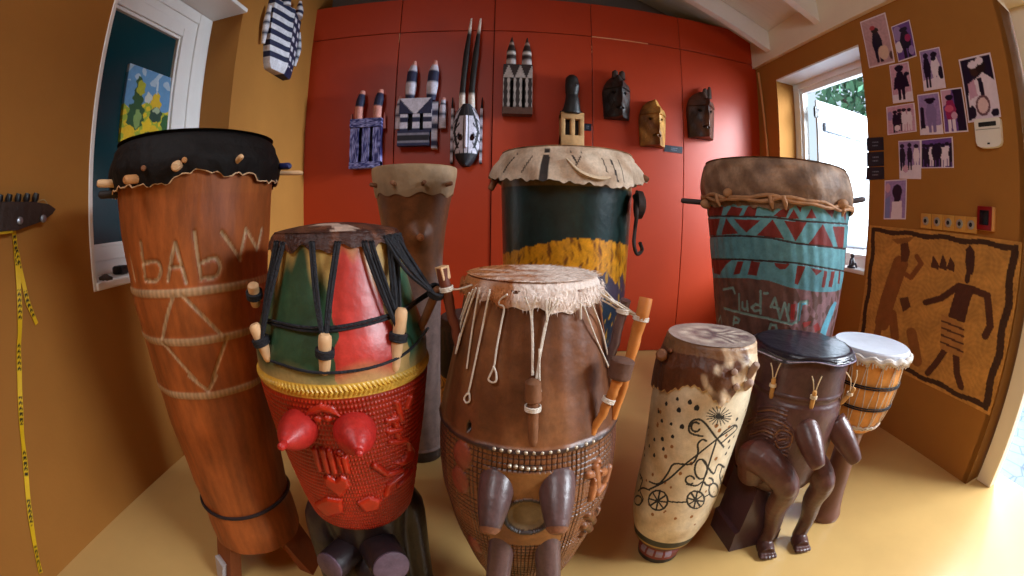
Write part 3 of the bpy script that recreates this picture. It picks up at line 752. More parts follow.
def D3c(A, Z):
    c = full(A, C(112, 66, 38))
    n = np.sin(A * 5 + 2 * np.sin(Z * 14)) * 0.5 + 0.3 * np.sin(A * 13 + Z * 25)
    n = n + 0.5 * np.sin(A * 3.1 + 5 * np.sin(Z * 7)) ; t = np.clip(n * 0.8, 0, 1)[..., None]
    c *= (1 + 0.16 * n)[..., None]; c = c * (1 - 0.35 * t) + np.array(C(168, 116, 74)) * 0.35 * t
    low = Z < zr
    c[low] = C(116, 70, 40)
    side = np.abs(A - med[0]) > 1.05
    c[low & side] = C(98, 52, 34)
    g = low & (Z > 0.10) & (np.minimum(np.abs(np.cos(A * 60)), np.abs(np.cos(Z * math.pi / 0.011))) < 0.22)
    c[g] = C(52, 30, 22)
    c[np.abs(Z - zr) < 0.005] = C(60, 40, 36)
    e = np.hypot((A - med[0]) * D.r(med[1]), (Z - med[1]) * 0.95)
    pan = (np.abs(A - med[0]) < 0.42) & (Z < zr - 0.04) & (Z > med[1] - 0.085)
    c[pan] = C(132, 84, 42)
    c[e < 0.040] = C(112, 90, 62); c[(e >= 0.036) & (e < 0.046)] = C(52, 38, 32)
    for l in crossL: c[D.sd(A, Z, l) < 0.0085] = C(158, 96, 56)
    for a, z in ovalC: c[np.hypot((A - a) * 0.17 / 0.022, (Z - z) / 0.03) < 1] = C(126, 60, 42)
    a, z = D.az(469, 427); c[np.hypot((A - a) * 0.17 / 0.006, (Z - z) / 0.011) < 1] = C(22, 14, 10)
    return c
zs3 = np.concatenate([np.linspace(0.0, zr + 0.012, 280), np.linspace(zr + 0.017, 0.88, 46)])
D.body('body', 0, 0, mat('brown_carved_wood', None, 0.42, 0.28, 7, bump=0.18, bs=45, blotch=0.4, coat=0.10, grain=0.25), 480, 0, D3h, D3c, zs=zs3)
def fur3(A, Z, Rr, Q):
    x = Rr * np.sin(A); y = -Rr * np.cos(A)
    n = np.sin(x * 45 + 5 * np.sin(y * 22)) + 0.7 * np.sin(y * 95 - x * 30) + 0.5 * np.sin(x * 170 + y * 60)
    t = np.clip(0.5 - (x + 0.02) * 9 + 0.35 * n - 0.7 * (y < -0.11) * (x > -0.03), 0, 1)[:, None]
    return np.array(C(226, 208, 196)) * (1 - t) + np.array(C(170, 106, 58)) * t
fz = lambda a: 0.858 + 0.003 * np.sin(a * 9 + 1) + 0.003 * np.sin(a * 21) - 0.012 * np.exp(-((a - 0.45) / 0.7) ** 2)
D.skin('drumhead', 0.894, 0.1285, fz, mat('white_fur_hide', None, 0.75, 0.16, 45, bump=0.7, bs=120), 0.005, 0.018, fold=0.003, seed=9, cfun=fur3, bulge=0.002)
rg = random.Random(5); V, Fc, Cc = [], [], []
for i in range(2600):
    if i < 1500:
        a = rg.uniform(-math.pi, math.pi); z = rg.uniform(float(fz(np.array(a))) + 0.002, 0.885); p = D.P(a, z, 0.007)
        d = np.array([p[0], p[1], 0]) / math.hypot(p[0], p[1]) * 0.0035 + np.array([rg.gauss(0, .002), rg.gauss(0, .002), -rg.uniform(0.005, 0.010)])
        rr_ = 0.13
    else:
        a = rg.uniform(-math.pi, math.pi); rr_ = 0.126 * math.sqrt(rg.random()); p = D.P(a, 0.8935, 0, R=rr_)
        d = np.array([rg.uniform(0.006, 0.014), rg.uniform(-.007, .004), rg.uniform(0.001, 0.004)])
    c_ = fur3(np.array([a]), 0, np.array([rr_]), 0)[0] * rg.uniform(0.8, 1.12)
    w = np.cross(d, [rg.gauss(0, 1) for _ in range(3)]); w = w / (np.linalg.norm(w) + 1e-9) * 0.0007; k = len(V)
    V += [p - w, p + w, p + d]; Fc.append((k, k + 1, k + 2)); Cc += [c_] * 3
o = mk('fur', [(V, Fc)], mat('fur_hair', None, 0.8, 0.1, bump=0), D.o, smooth=False, col=Cc); o['kind'] = 'stuff'
for a, z in dots: mk('stud', [ball(D.P(a, z, 0.002), 0.0042, 8, 5)], NAILM, D.o)
PURB = mat('purple_brown_wood', C(90, 66, 64), 0.36, 0.3, 12, bump=0.2, bs=50, coat=0.12, grain=0.25, blotch=0.3)
TIP = mat('worn_tip', C(124, 78, 54), 0.5, 0.3, 20, grain=0.3)
for base, tip, out, r0 in (((499, 471), (489, 533), 0.062, 0.031), ((557, 471), (557, 533), 0.062, 0.032)):
    b_ = cone(D, base, tip, out, r0, PURB, 'breast', nip=0, blunt=True)
    B_ = D.pt(*tip, out); d = B_ - D.pt(*base, -0.025); d /= np.linalg.norm(d)
    mk('breast_tip', [tube([B_ - d * 0.009, B_ - d * 0.004, B_ + d * 0.002], [r0 * 0.63, r0 * 0.55, r0 * 0.36], 18)], TIP, b_, label='worn orange-brown tip')
for sx in (503, 546):
    A_ = D.pt(sx, 540, -0.02); B_ = np.array([A_[0] * 1.45 + (-0.006 if sx < 520 else 0.006), A_[1] * 1.45, 0.10])
    mk('knee', [tube(smooth_path([A_ + np.array([0, 0, 0.02]), (A_ + B_) / 2 + np.array([0, -0.012, 0.01]), B_], 5), np.linspace(0.028, 0.019, 11).tolist(), 20)], PURB, D.o)
# strings: single, looped and braided, hanging from the fur edge
st = lambda l, o=0.006: [D.pt(x, y, o if i else 0.014) for i, (x, y) in enumerate(l)]
K = 3.031
zp = lambda l: [(420 + x / K, 240 + y / K) for x, y in l]
strings = [zp(l) for l in ([(180, 145), (160, 260), (142, 390)], [(212, 150), (190, 260), (150, 450), (143, 465), (134, 480), (140, 493), (150, 488), (150, 470), (147, 460)],
           [(265, 165), (245, 180), (240, 195), (255, 205), (247, 250), (232, 330), (225, 380), (212, 410), (208, 424), (220, 432), (231, 425), (230, 400), (222, 382)],
           [(318, 172), (335, 220), (340, 300), (340, 410)], [(352, 170), (340, 220), (342, 300), (342, 410)], [(395, 175), (388, 230), (370, 320), (352, 420)], [(420, 180), (385, 240), (366, 330), (354, 420)], [(382, 180), (385, 250)],
           [(362, 330), (362, 420), (366, 460)], [(497, 200), (530, 290), (572, 385)], [(520, 190), (550, 270), (574, 370)], [(170, 145), (135, 250), (110, 340)], [(160, 150), (125, 250), (118, 300), (108, 345)], [(150, 160), (122, 240)], [(487, 190), (487, 240)])]
for l in strings: mk('string', [tube(smooth_path(st(l), 6), 0.0017, 6)], WHITESTR, D.o)
PA, PB = D.pt(533, 446, -0.004), D.pt(533, 386, 0.020)
p = D.peg('peg', PA, PB, 0.0085, BROWNP, 0.0095)
mk('peg_head', [tube([PB - (PB - PA) * 0.26, PB - (PB - PA) * 0.22, PB + (PB - PA) * 0.06, PB + (PB - PA) * 0.10], [0.010, 0.014, 0.013, 0.007], 16)], BROWNP, p)
mk('binding', [tube([PA * 0.25 + PB * 0.75 + np.array([math.cos(w) * 0.0125, math.sin(w) * 0.0125, 0.003 * i - 0.014]) for w in np.linspace(0, 2 * math.pi, 14, endpoint=False)], 0.0017, 6, closed=True) for i in range(3)], WHITESTR, p)
# the three sticks on the right and the one on the left
def stick(A_, B_, r0, r1, mt, label=None, wig=0.0012, seed=1):
    rg = random.Random(seed); n = 9
    P_ = [A_ + (B_ - A_) * t + np.array([rg.gauss(0, wig), rg.gauss(0, wig), 0]) * (0 < t < 1) for t in np.linspace(0, 1, n)]
    return mk('peg', [tube(smooth_path(P_, 3), (np.linspace(r0, r1, 3 * n - 2) * [rg.uniform(0.93, 1.07) for _ in range(3 * n - 2)]).tolist(), 12)], mt, D.o, label=label)
sA, sB = D.pt(613, 418, 0.0), D.pt(646, 298, 0.075)
s1 = stick(sA, sB, 0.008, 0.0125, ORANGEP, 'long orange stick peg', seed=2)
s2A, s2B = D.pt(592, 434, -0.004), D.pt(619, 378, 0.045)
s2 = stick(s2A, s2B, 0.0065, 0.010, ORANGEP, 'short orange peg with dark knob head', seed=3)
kd = (s2B - s2A) / np.linalg.norm(s2B - s2A); ku = kd * 0.35 + np.array([0.05, 0, 0.9]); ku /= np.linalg.norm(ku)
kc = D.pt(621, 368, 0.05)
mk('knob', [tube([kc - ku * 0.019, kc - ku * 0.016, kc + ku * 0.014, kc + ku * 0.016], [0.017, 0.0205, 0.0215, 0.019], 22)], mat('dark_knob_wood', C(92, 62, 50), 0.65, 0.25, 25, bump=0.4, bs=60), s2)
s3A, s3B = D.pt(607, 366, 0.0), D.pt(626, 300, 0.05)
s3 = stick(s3A, s3B, 0.009, 0.0095, PURB, 'dark purple-brown stick peg', seed=4)
l1A, l1B = D.pt(459, 345, 0.0), D.pt(442, 268, 0.05)
s4 = stick(l1A, l1B, 0.008, 0.010, mat('red_brown_stick', C(104, 50, 32), 0.6, 0.2), 'red-brown stick peg with pale end', 0.001, seed=6)
mk('stick_end', [tube([l1B - (l1B - l1A) * 0.14, l1B + (l1B - l1A) * 0.02], [0.0115, 0.0125], 4)], PALE, s4, label='pale square-cut end')
ties = []
for k_, (P0, tgt) in enumerate([((600, 292), sB - (sB - sA) * 0.15), ((603, 296), sB - (sB - sA) * 0.17), ((604, 290), s3B - (s3B - s3A) * 0.15), ((602, 300), s3B - (s3B - s3A) * 0.2), ((601, 295), sB - (sB - sA) * 0.16)]):
    a_ = D.pt(*P0, 0.012); ties.append([a_, (a_ + tgt) / 2 + np.array([0, 0, -0.004 + 0.002 * k_]), tgt])
a_ = D.pt(472, 285, 0.012); tl = l1B - (l1B - l1A) * 0.27; ties.append([a_, (a_ + tl) / 2 + np.array([0, 0, -0.003]), tl])
for l in ties: mk('string', [tube(smooth_path(l, 5), 0.0016, 6)], WHITESTR, D.o)
for S_, E_, t, r, st_k in ((sA, sB, 0.84, 0.014, s1), (s3A, s3B, 0.84, 0.0115, s3), (s2A, s2B, 0.62, 0.0105, s2), (l1A, l1B, 0.74, 0.0115, s4)):
    c_ = S_ + (E_ - S_) * t; d = (E_ - S_) / np.linalg.norm(E_ - S_); u_ = np.cross(d, [0, 1, 0]); u_ /= np.linalg.norm(u_); v_ = np.cross(d, u_)
    mk('binding', [tube([c_ + d * 0.003 * i + (u_ * math.cos(w) + v_ * math.sin(w)) * r for w in np.linspace(0, 2 * math.pi, 14, endpoint=False)], 0.0017, 6, closed=True) for i in (-1, 0, 1)], WHITESTR, st_k)

# ---- the spotted white drum with drawings, leaning a little
D = Drum('painted_drum', 'slim pale spotted drum with black line drawings and brown hide head', 0.524, 0.943,
         [(0, .060), (.006, .064), (.045, .067), (.052, .063), (.068, .066), (.085, .088), (.10, .095), (.12, .100), (.2, .118), (.29, .1225), (.35, .1225), (.45, .1255), (.56, .131), (.66, .128), (.70, .122), (.715, .118)], 0.048)
K4 = 3.2
def q4(l): return D.azs(l, 640, 380, K4)
def circ4(cx, cy, rx, ry, n=14, a0=0, a1=2 * math.pi): return q4([(cx + rx * math.cos(a0 + (a1 - a0) * i / n), cy + ry * math.sin(a0 + (a1 - a0) * i / n)) for i in range(n + 1)])
lines4 = [circ4(58, 385, 31, 32), circ4(178, 383, 28, 28), circ4(235, 352, 15, 22), q4([(90, 388), (150, 390)]), q4([(205, 375), (222, 365)]),
          q4([(30, 352), (10, 345), (-6, 355)]), q4([(30, 350), (90, 318), (150, 265), (245, 190), (300, 150)]), q4([(30, 325), (60, 332), (88, 300), (110, 268), (165, 268), (185, 235), (185, 205), (200, 190), (212, 195)]),
          q4([(245, 190), (230, 240), (210, 300), (190, 360)]), q4([(200, 180), (160, 168), (160, 140), (180, 126), (205, 135), (240, 180), (268, 215)]), circ4(178, 150, 14, 15, 10, 0.5, 5.5),
          q4([(245, 190), (270, 165), (300, 145), (310, 155), (285, 180), (262, 200)]), circ4(195, 285, 20, 32), q4([(200, 255), (235, 300), (250, 270), (270, 280)]), q4([(262, 280), (255, 310), (262, 340)]),
          circ4(160, 320, 14, 13, 10, 1.0, 6.0), q4([(150, 333), (180, 338), (200, 325)]), circ4(220, 325, 14, 12, 10, -1.5, 3.0), q4([(0, 300), (8, 320), (0, 350), (10, 380), (2, 395)]), circ4(-6, 385, 12, 15, 10)]
for cx, cy, rr_ in ((58, 385, 28), (178, 383, 24)):
    for i in range(4):
        w = i * math.pi / 4 + 0.2; lines4.append(q4([(cx - rr_ * math.cos(w), cy - rr_ * math.sin(w)), (cx + rr_ * math.cos(w), cy + rr_ * math.sin(w))]))
for i in range(9):
    w = i * math.pi / 9; lines4.append(q4([(252 - 40 * math.cos(w), 115 - 30 * math.sin(w)), (252 + 40 * math.cos(w), 115 + 30 * math.sin(w))]))
thin4 = len(lines4) - 9
lines4 = [[tuple(q) for q in smooth_path(l, 4)] if 3 <= len(l) < 12 else l for l in lines4]
dots4 = [q4([p])[0] + (s_,) for p, s_ in (((125, 95), 5), ((135, 148), 5), ((105, 180), 4), ((70, 130), 4), ((72, 188), 4.5), ((46, 190), 4), ((46, 240), 4.5), ((30, 210), 3.5), ((75, 220), 4), ((160, 70), 4.5), ((182, 88), 5.5), ((85, 75), 4), ((60, 100), 3.5), ((100, 140), 3.5),
         ((285, 195), 4), ((285, 215), 3.5), ((275, 235), 3.5), ((300, 180), 3), ((310, 125), 4), ((15, 240), 3.5), ((28, 150), 3.5), ((120, 60), 3.5))]
rg = random.Random(8)
dots4 += [(rg.uniform(1.1, 5.2), rg.uniform(0.25, 0.55), 4) for _ in range(40)]
rust4 = [(rg.uniform(-3.1, 3.1), rg.uniform(0.2, 0.56), rg.uniform(0.003, 0.007)) for _ in range(90)]
def D4c(A, Z):
    c = full(A, C(222, 206, 176))
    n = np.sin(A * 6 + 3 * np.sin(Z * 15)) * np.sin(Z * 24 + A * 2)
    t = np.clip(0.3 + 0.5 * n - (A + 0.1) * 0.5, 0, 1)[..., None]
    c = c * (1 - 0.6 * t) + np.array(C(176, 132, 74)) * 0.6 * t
    for a, z, s_ in rust4:
        c[np.hypot((A - a) * 0.12, (Z - z) * 0.8) < s_ * 0.7] = C(150, 96, 46)
    ink = np.zeros(A.shape, bool)
    for a, z, s_ in dots4:
        for q in (a, a - 2 * math.pi): ink |= np.hypot((A - q) * 0.125 * 0.9, (Z - z) * 0.75 + np.abs(A - q) * 0.03) < s_ * 0.00105
    for i, l in enumerate(lines4): ink |= D.sd(A, Z, l) < (0.0027 if i < thin4 else 0.0013)
    c[ink] = C(30, 32, 36)
    c[Z < 0.128] = C(46, 46, 38); c[Z < 0.103] = C(168, 132, 70); c[Z < 0.094] = C(70, 30, 30)
    r = Z < 0.075; c[r] = C(126, 52, 44)
    m = r & (np.abs(A + 0.1) < 0.9) & (np.abs(Z - 0.045) < 0.012) & (np.sin(A * 14) > -0.7); c[m] = C(150, 128, 140)
    c[Z < 0.022] = C(34, 28, 30)
    return c
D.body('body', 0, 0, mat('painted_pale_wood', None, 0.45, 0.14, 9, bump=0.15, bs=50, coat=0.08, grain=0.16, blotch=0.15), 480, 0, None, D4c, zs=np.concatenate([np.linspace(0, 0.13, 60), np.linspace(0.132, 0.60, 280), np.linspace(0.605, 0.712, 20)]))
hem4 = D.edge([(651, 384), (658, 389), (667, 392), (680, 388), (692, 385), (701, 388), (709, 394), (716, 403), (722, 408), (730, 402), (736, 395), (743, 383), (750, 372)], 0.60, 0.006)
def skin4(A, Z, Rr, Q):
    x = Rr * np.sin(A); y = -Rr * np.cos(A)
    n = np.sin(A * 9 + 2 * np.sin(Z * 60)) + 0.7 * np.sin(A * 21 + Z * 90)
    t = np.clip(0.5 + 0.6 * n + (A - 0.55) * 1.6, 0, 1)[:, None]
    side = np.array(C(88, 48, 26)) * (1 - t) + np.array(C(210, 184, 152)) * t
    hem = np.clip((0.72 - Z) * 8, 0, 1)
    s2 = np.sin(np.hypot(x - 0.02, y * 1.5) * 260 + 3 * np.sin(x * 60)) + 0.6 * np.sin(y * 150 + x * 40)
    tt = np.clip(0.35 + 0.45 * s2 * (np.hypot(x - 0.01, y) < 0.085), 0, 1)[:, None]
    top = np.array(C(112, 88, 88)) * (1 - tt) + np.array(C(206, 190, 172)) * tt
    rim = side * 0.55 + np.array(C(150, 108, 70)) * 0.45
    f = Q[:, None]
    return np.where(f <= 0.0, top, np.where(f < 0.16, rim, np.where(f > 0.985, np.array(C(206, 168, 118)), side)))
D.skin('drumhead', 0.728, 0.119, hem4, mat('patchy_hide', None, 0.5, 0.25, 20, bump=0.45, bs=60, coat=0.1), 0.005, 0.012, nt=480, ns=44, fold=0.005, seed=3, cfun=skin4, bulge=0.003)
for (ax, ay), (bx, by, bo), r in (((664, 357), (661, 354, 0.035), 0.0145), ((668, 352), (671, 350, 0.012), 0.006), ((747, 378), (757, 364, 0.03), 0.010), ((744, 388), (751, 382, 0.022), 0.010), ((733, 372), (735, 372, 0.016), 0.008), ((735, 384), (737, 388, 0.012), 0.008)):
    D.peg('peg', D.pt(ax, ay, -0.008), D.pt(bx, by, bo), r, BROWNP if ax < 700 else mat('grey_peg', C(168, 140, 124), 0.6, 0.25, 20, bump=0.3))

# ---- the seated figure drum
D = Drum('figure_drum', 'dark carved drum shaped as a seated figure with bent legs on a block stool', 0.875, 0.925,
         [(.235, .060), (.25, .098), (.28, .128), (.32, .144), (.36, .148), (.42, .150), (.50, .150), (.545, .147), (.56, .141), (.575, .144), (.62, .1435), (.65, .1435), (.68, .140)], 0.01)
FIG = mat('dark_figure_wood', C(92, 58, 52), 0.36, 0.25, 8, bump=0.18, bs=50, coat=0.12, blotch=0.35, grain=0.22)
def q5(l): return D.azs(l, 740, 320, 3.84)
swirl = [[tuple(q) for q in smooth_path(q5(l), 5)] for l in ([(60, 395), (110, 380), (160, 395), (190, 420)], [(40, 440), (90, 425), (130, 440)], [(130, 445), (160, 420), (200, 440), (190, 480), (150, 490), (135, 465)], [(40, 470), (100, 470)], [(60, 500), (110, 490)],
         [(150, 460), (175, 455)], [(100, 520), (140, 510), (180, 520)], [(70, 350), (120, 345), (180, 365)], [(30, 400), (60, 385)])]
def D5h(A, Z):
    h = 0 * A
    for l in swirl:
        for dz in (-0.011, 0, 0.011):
            d = D.sd(A, Z + dz, l); h = np.where(d < 0.0035, 0.004 * np.sqrt(np.clip(1 - (d / 0.0035) ** 2, 0, 1)), h)
    return h + 0.003 * np.clip(1.3 - np.abs(Z - 0.575) / 0.006, 0, 1)
def D5c(A, Z):
    c = full(A, C(88, 58, 56))
    w = np.clip((-A + 0.1) * 1.1, 0, 1)[..., None] * (Z < 0.5)[..., None]
    c = c * (1 - 0.5 * w) + np.array(C(104, 62, 34)) * 0.5 * w  # golden light on the low left belly put into the colour
    for l in swirl: c[D.sd(A, Z, l) < 0.0024] = C(120, 76, 46)
    return c
D.body('body', 0, 0, mat('figure_body_wood', None, 0.36, 0.25, 8, bump=0.2, bs=50, coat=0.12, blotch=0.35, grain=0.25), 360, 0, D5h, D5c, zs=np.linspace(0.236, 0.677, 240))
hem5 = lambda a: 0.673 + 0.005 * np.sin(3 * a + 0.6) + 0.003 * np.sin(7 * a)
D.skin('drumhead', 0.693, 0.152, hem5, mat('navy_black_leather', C(26, 20, 34), 0.34, 0.3, 12, bump=0.7, bs=18, spec=0.5, coat=0.2), 0.018, 0.008, fold=0.004, seed=12, flare=0.0, dish=-0.004)
D.ribbon('stitched_edge', [(a, float(hem5(np.array(a))) + 0.004) for a in np.linspace(-math.pi, math.pi, 140)], 0.0017, mat('purple_white_edge', C(150, 138, 160), 0.5, 0.5, 80), 0.0215, 1)
yv = [((778, 373), (786, 363), (777, 371)), ]
for i, ((ax, ay), (bx, by)) in enumerate((((771, 398), (774, 378)), ((811, 408), (815, 391)), ((840, 404), (855, 388)))):
    A_, B_ = D.pt(ax, ay, -0.002), D.pt(bx, by, 0.018 if i < 2 else 0.035)
    p = D.peg('peg', A_, B_, 0.0068, mat('yellow_peg_wood', C(196, 146, 84), 0.55, 0.25, 20, bump=0.2))
    mid = A_ * 0.35 + B_ * 0.65
    o_ = [(bx - 3, by - 15), (bx + 7, by - 15)] if i < 2 else [(bx - 9, by - 16), (bx + 2, by - 18)]
    for x, y in o_: mk('string', [tube(smooth_path([D.pt(x, y, 0.014), B_ * 0.5 + D.pt(x, y, 0.016) * 0.5, mid], 4), 0.0019, 6)], mat('cream_string', C(206, 184, 150), 0.8, 0.2), p)
    mk('binding', [tube([mid + np.array([math.cos(w) * 0.009, math.sin(w) * 0.009, 0.003 * k]) for w in np.linspace(0, 6.283, 12, endpoint=False)], 0.002, 6, closed=True) for k in (-1, 0, 1)], mat('cream_string', C(206, 184, 150), 0.8, 0.2), p)
cone(D, (804, 424), (819, 469), 0.074, 0.037, FIG, 'breast', nip=0, blunt=True)
cone(D, (834, 420), (857, 463), 0.087, 0.036, FIG, 'breast', nip=0, blunt=True)
# legs: thigh, bent knee, shin, foot with five toes, each leg fused into one surface
def at_y(px, py, y, D): p = on_plane(px, py, (0, y, 0), (0, 1, 0)); return p - np.array([D.x, D.y, 0])
for hip, knee, ank, toe, yk, ya in (((757, 455), (786, 487), (772, 527), (768, 546), 0.765, 0.845), ((806, 458), (823, 483), (808, 517), (802, 541), 0.77, 0.825)):
    K_ = at_y(*knee, yk, D); A_ = at_y(*ank, ya, D); T_ = at_y(*toe, yk - 0.012, D)
    T_[2] = 0.017; A_[2] = max(A_[2], 0.055)
    H_ = at_y(*hip, 0.845, D)
    gd = T_ - A_; gd[2] = 0; gd /= np.linalg.norm(gd) + 1e-9
    gd = np.array([-0.25, -0.97, 0])
    hl = A_ * np.array([1, 1, 0]) + np.array([0, 0.01, 0.018])
    g_ = [tube(smooth_path([H_ * 0.75 + np.array([0, 0.02, 0.012]), H_, K_ + np.array([0, 0.004, 0.006]), (K_ + A_) / 2 + np.array([0, 0.012, 0]), A_, hl], 5), np.interp(np.linspace(0, 1, 26), [0, .2, .4, .6, .8, 1], [0.050, 0.049, 0.041, 0.036, 0.028, 0.025]).tolist(), 20),
          ball(K_ + np.array([0, -0.006, 0.004]), 0.034, 16, 10),
          tube([hl, hl + gd * 0.026 + np.array([0, 0, -0.001]), hl + gd * 0.054 + np.array([0, 0, -0.004])], [0.029, 0.031, 0.026], 16)]
    sd_ = np.array([-gd[1], gd[0], 0])
    for k, off_ in enumerate((-0.025, -0.0125, 0, 0.0125, 0.025)):
        b_ = hl + gd * 0.053 + sd_ * off_ + np.array([0, 0, -0.007])
        g_.append(tube([b_ - gd * 0.012, b_ + gd * (0.012 + 0.004 * (1 - abs(k - 1.5) / 2)), b_ + gd * (0.019 + 0.004 * (1 - abs(k - 1.5) / 2)) - np.array([0, 0, 0.003])], [0.0082, 0.0080, 0.0055], 10))
    carved('leg', g_, FIG, D.o, 0.0032, 2)
STOOLM = mat('purple_dark_stool', C(76, 52, 56), 0.34, 0.25, 7, bump=0.1, bs=40, coat=0.2)
st_ = at_y(760, 470, 0.93, D)
mk('stool', [prism([(-.115, .0), (.085, .0), (.085, .045), (.078, .052), (.072, .25), (-.085, .25), (-.102, .085), (-.115, .078)], -0.075, 0.075, lambda u, z, v: (u - 0.005, v + 0.02, z))], STOOLM, D.o, sharp=30)

# ---- the small rope-laced goblet drum
D = Drum('goblet_drum', 'small goblet drum with white head, tan bowl and white rope lacing under the hanging cloth', 1.22, 0.925,
         [(0, .070), (.015, .072), (.05, .062), (.15, .050), (.30, .045), (.36, .048), (.38, .070), (.42, .096), (.48, .112), (.55, .123), (.62, .1285), (.665, .130)])
D.body('stem', 0, 0.375, mat('stem_wood', C(112, 74, 62), 0.4, 0.2, 8, bump=0.1, coat=0.1), 64, 40)
D.body('bowl', 0.372, 0.655, mat('tan_bowl_wood', C(214, 146, 72), 0.45, 0.18, 6, bump=0.1, grain=0.12), 96, 40)
D.skin('drumhead', 0.672, 0.142, lambda a: 0.636 + 0.005 * np.sin(a * 14) + 0.003 * np.sin(a * 31), mat('white_hide', C(206, 210, 222), 0.55, 0.1, 8, bump=0.2, bs=40), 0.012, 0.010, fold=0.003, seed=21, dish=0.008)
mk('cloth_hem', [tube([D.P(a, 0.648 + 0.004 * math.sin(a * 17), 0.018) for a in np.linspace(-math.pi, math.pi, 200, endpoint=False)], 0.010, 8, closed=True)] +
   [tube([D.P(a, 0.642, 0.022), D.P(a + rg.uniform(-.03, .03), 0.628 + rg.uniform(-.006, .006), 0.019)], 0.003, 5) for a in np.linspace(-math.pi, math.pi, 90)], mat('frayed_cloth', C(206, 196, 186), 0.85, 0.2, 40, bump=0.6), D.o)
lace = []
for i in range(15):
    a = i * 2 * math.pi / 15; b = a + math.pi / 15
    lace += [[D.P(a + (b - a) * t, 0.638 + (0.40 - 0.638) * t, 0.0035) for t in np.linspace(0, 1, 9)], [D.P(b + (a + 2 * math.pi / 15 - b) * t, 0.40 + (0.638 - 0.40) * t, 0.0035) for t in np.linspace(0, 1, 9)]]
mk('lacing', [tube(l, 0.0017, 5) for l in lace], WHITESTR, D.o)
for z in (0.56, 0.553, 0.485, 0.478):
    D.ribbon('black_band', [(a, z) for a in np.linspace(-math.pi, math.pi, 60)], 0.0026, BLACKROPE, 0.006, 1)
mk('bottom_ring', [tube([D.P(a, 0.400 + 0.003 * math.sin(a * 26) + dz, 0.004) for a in np.linspace(-math.pi, math.pi, 160, endpoint=False)], 0.0032, 6, closed=True) for dz in (0, 0.008)], WHITESTR, D.o)

# ---- the tall pedestal drum at the back
D = Drum('pedestal_drum', 'tall slender brown drum with carved nipple and grey stem behind the green-red drum', -0.285, 1.60,
         [(0, .078), (.03, .085), (.06, .084), (.2, .086), (.41, .092), (.6, .098), (.8, .107), (.88, .113), (.963, .123), (1.04, .136), (1.10, .148), (1.165, .158)])
def D7c(A, Z):
    t = np.clip((Z - 0.72 + 0.05 * np.sin(A * 4)) / 0.12, 0, 1)[..., None]
    c = np.array(C(142, 118, 112)) * (1 - t) + np.array(C(124, 74, 38)) * t
    c = c * (1 + 0.12 * np.sin(A * 11 + 3 * np.sin(Z * 8)))[..., None]
    c[Z < 0.05] = C(70, 56, 52)
    return c
na, nz_ = D.az(419, 237)
def D7h(A, Z):
    d = np.hypot((A - na) * 0.125, Z - nz_)
    return np.where(d < 0.062, 0.03 * (1 - d / 0.062) ** 1.3, 0) + np.where(np.abs(Z - 0.055) < 0.006, 0.004, 0)
D.body('body', 0.0, 1.155, mat('two_tone_wood', None, 0.5, 0.25, 6, bump=0.2, blotch=0.3, grain=0.25), 200, 240, D7h, D7c)
np_ = D.P(na, nz_, 0.03)
n_ = D.P(na, nz_, 0.05) - np_
mk('nipple', [tube([np_ - n_ * 0.4, np_ + n_ * 0.2, np_ + n_ * 0.45, np_ + n_ * 0.5], [0.013, 0.0125, 0.011, 0.008], 18), tube([np_ + n_ * 0.4, np_ + n_ * 0.8], [0.006, 0.003], 12)], mat('nipple_wood', C(160, 100, 60), 0.5), D.o, label='pale tan carved nipple')
D.skin('drumhead', 1.178, 0.161, lambda a: 1.072 + 0.006 * np.sin(a * 11) + 0.004 * np.sin(a * 5), mat('mottled_hide', C(178, 146, 110), 0.6, 0.25, 12, bump=0.3, bs=40, blotch=0.35), 0.004, 0.008, fold=0.002, seed=31)
for a in (-1.1, -0.45, 0.2, 0.85): D.peg('peg', D.P(a, 1.108, 0.0), D.P(a, 1.113, 0.028), 0.008, BROWNP)

# ---- the big green, yellow and blue drum at the back
D = Drum('painted_drum', 'tall drum painted dark green, yellow and blue with slashed beige hide, at the red wall', 0.241, 1.342,
         [(0, .140), (.3, .150), (.596, .169), (.764, .196), (.85, .198), (.921, .200), (1.10, .206), (1.14, .207)])
ye = [D.az(x, y) for x, y in ((504, 254), (520, 249), (545, 243), (570, 238), (595, 239), (615, 242), (628, 246))]
ye2 = [D.az(x, y) for x, y in ((515, 290), (545, 290), (575, 280), (597, 276), (605, 270), (613, 283), (622, 275), (626, 290))]
def D8c(A, Z):
    c = full(A, C(20, 42, 40))
    zt = np.interp(A, [-2.5] + [p[0] for p in ye] + [2.5], [ye[0][1]] + [p[1] for p in ye] + [ye[-1][1]]) + 0.002 * np.sin(A * 29)
    zl = np.interp(A, [-2.5] + [p[0] for p in ye2] + [2.5], [ye2[0][1]] + [p[1] for p in ye2] + [ye2[-1][1]]) + 0.007 * np.sin(A * 19) + 0.003 * np.sin(A * 41)
    n = np.sin(A * 22 + 3 * np.sin(Z * 40)) * np.sin(Z * 55 + A * 4) + 0.5 * np.sin(A * 60 + Z * 30)
    n2 = n + 0.5 * np.sin(A * 97 + 5 * np.sin(Z * 90)) * np.sin(Z * 140 + 9 * A); t = np.clip(n2 * 0.9 - 0.1, 0, 1)[..., None]
    y = Z < zt; c[y] = (np.array(C(206, 138, 26)) * (1 - t) + np.array(C(112, 62, 16)) * t)[y]
    b = Z < zl; c[b] = np.where((n > 0.75)[..., None], np.array(C(170, 124, 40)), np.where((Z > zl - 0.07)[..., None], np.array(C(64, 54, 70)), np.array(C(34, 46, 60))))[b]
    u = Z > 1.085; c[u] = C(120, 100, 60)
    return c
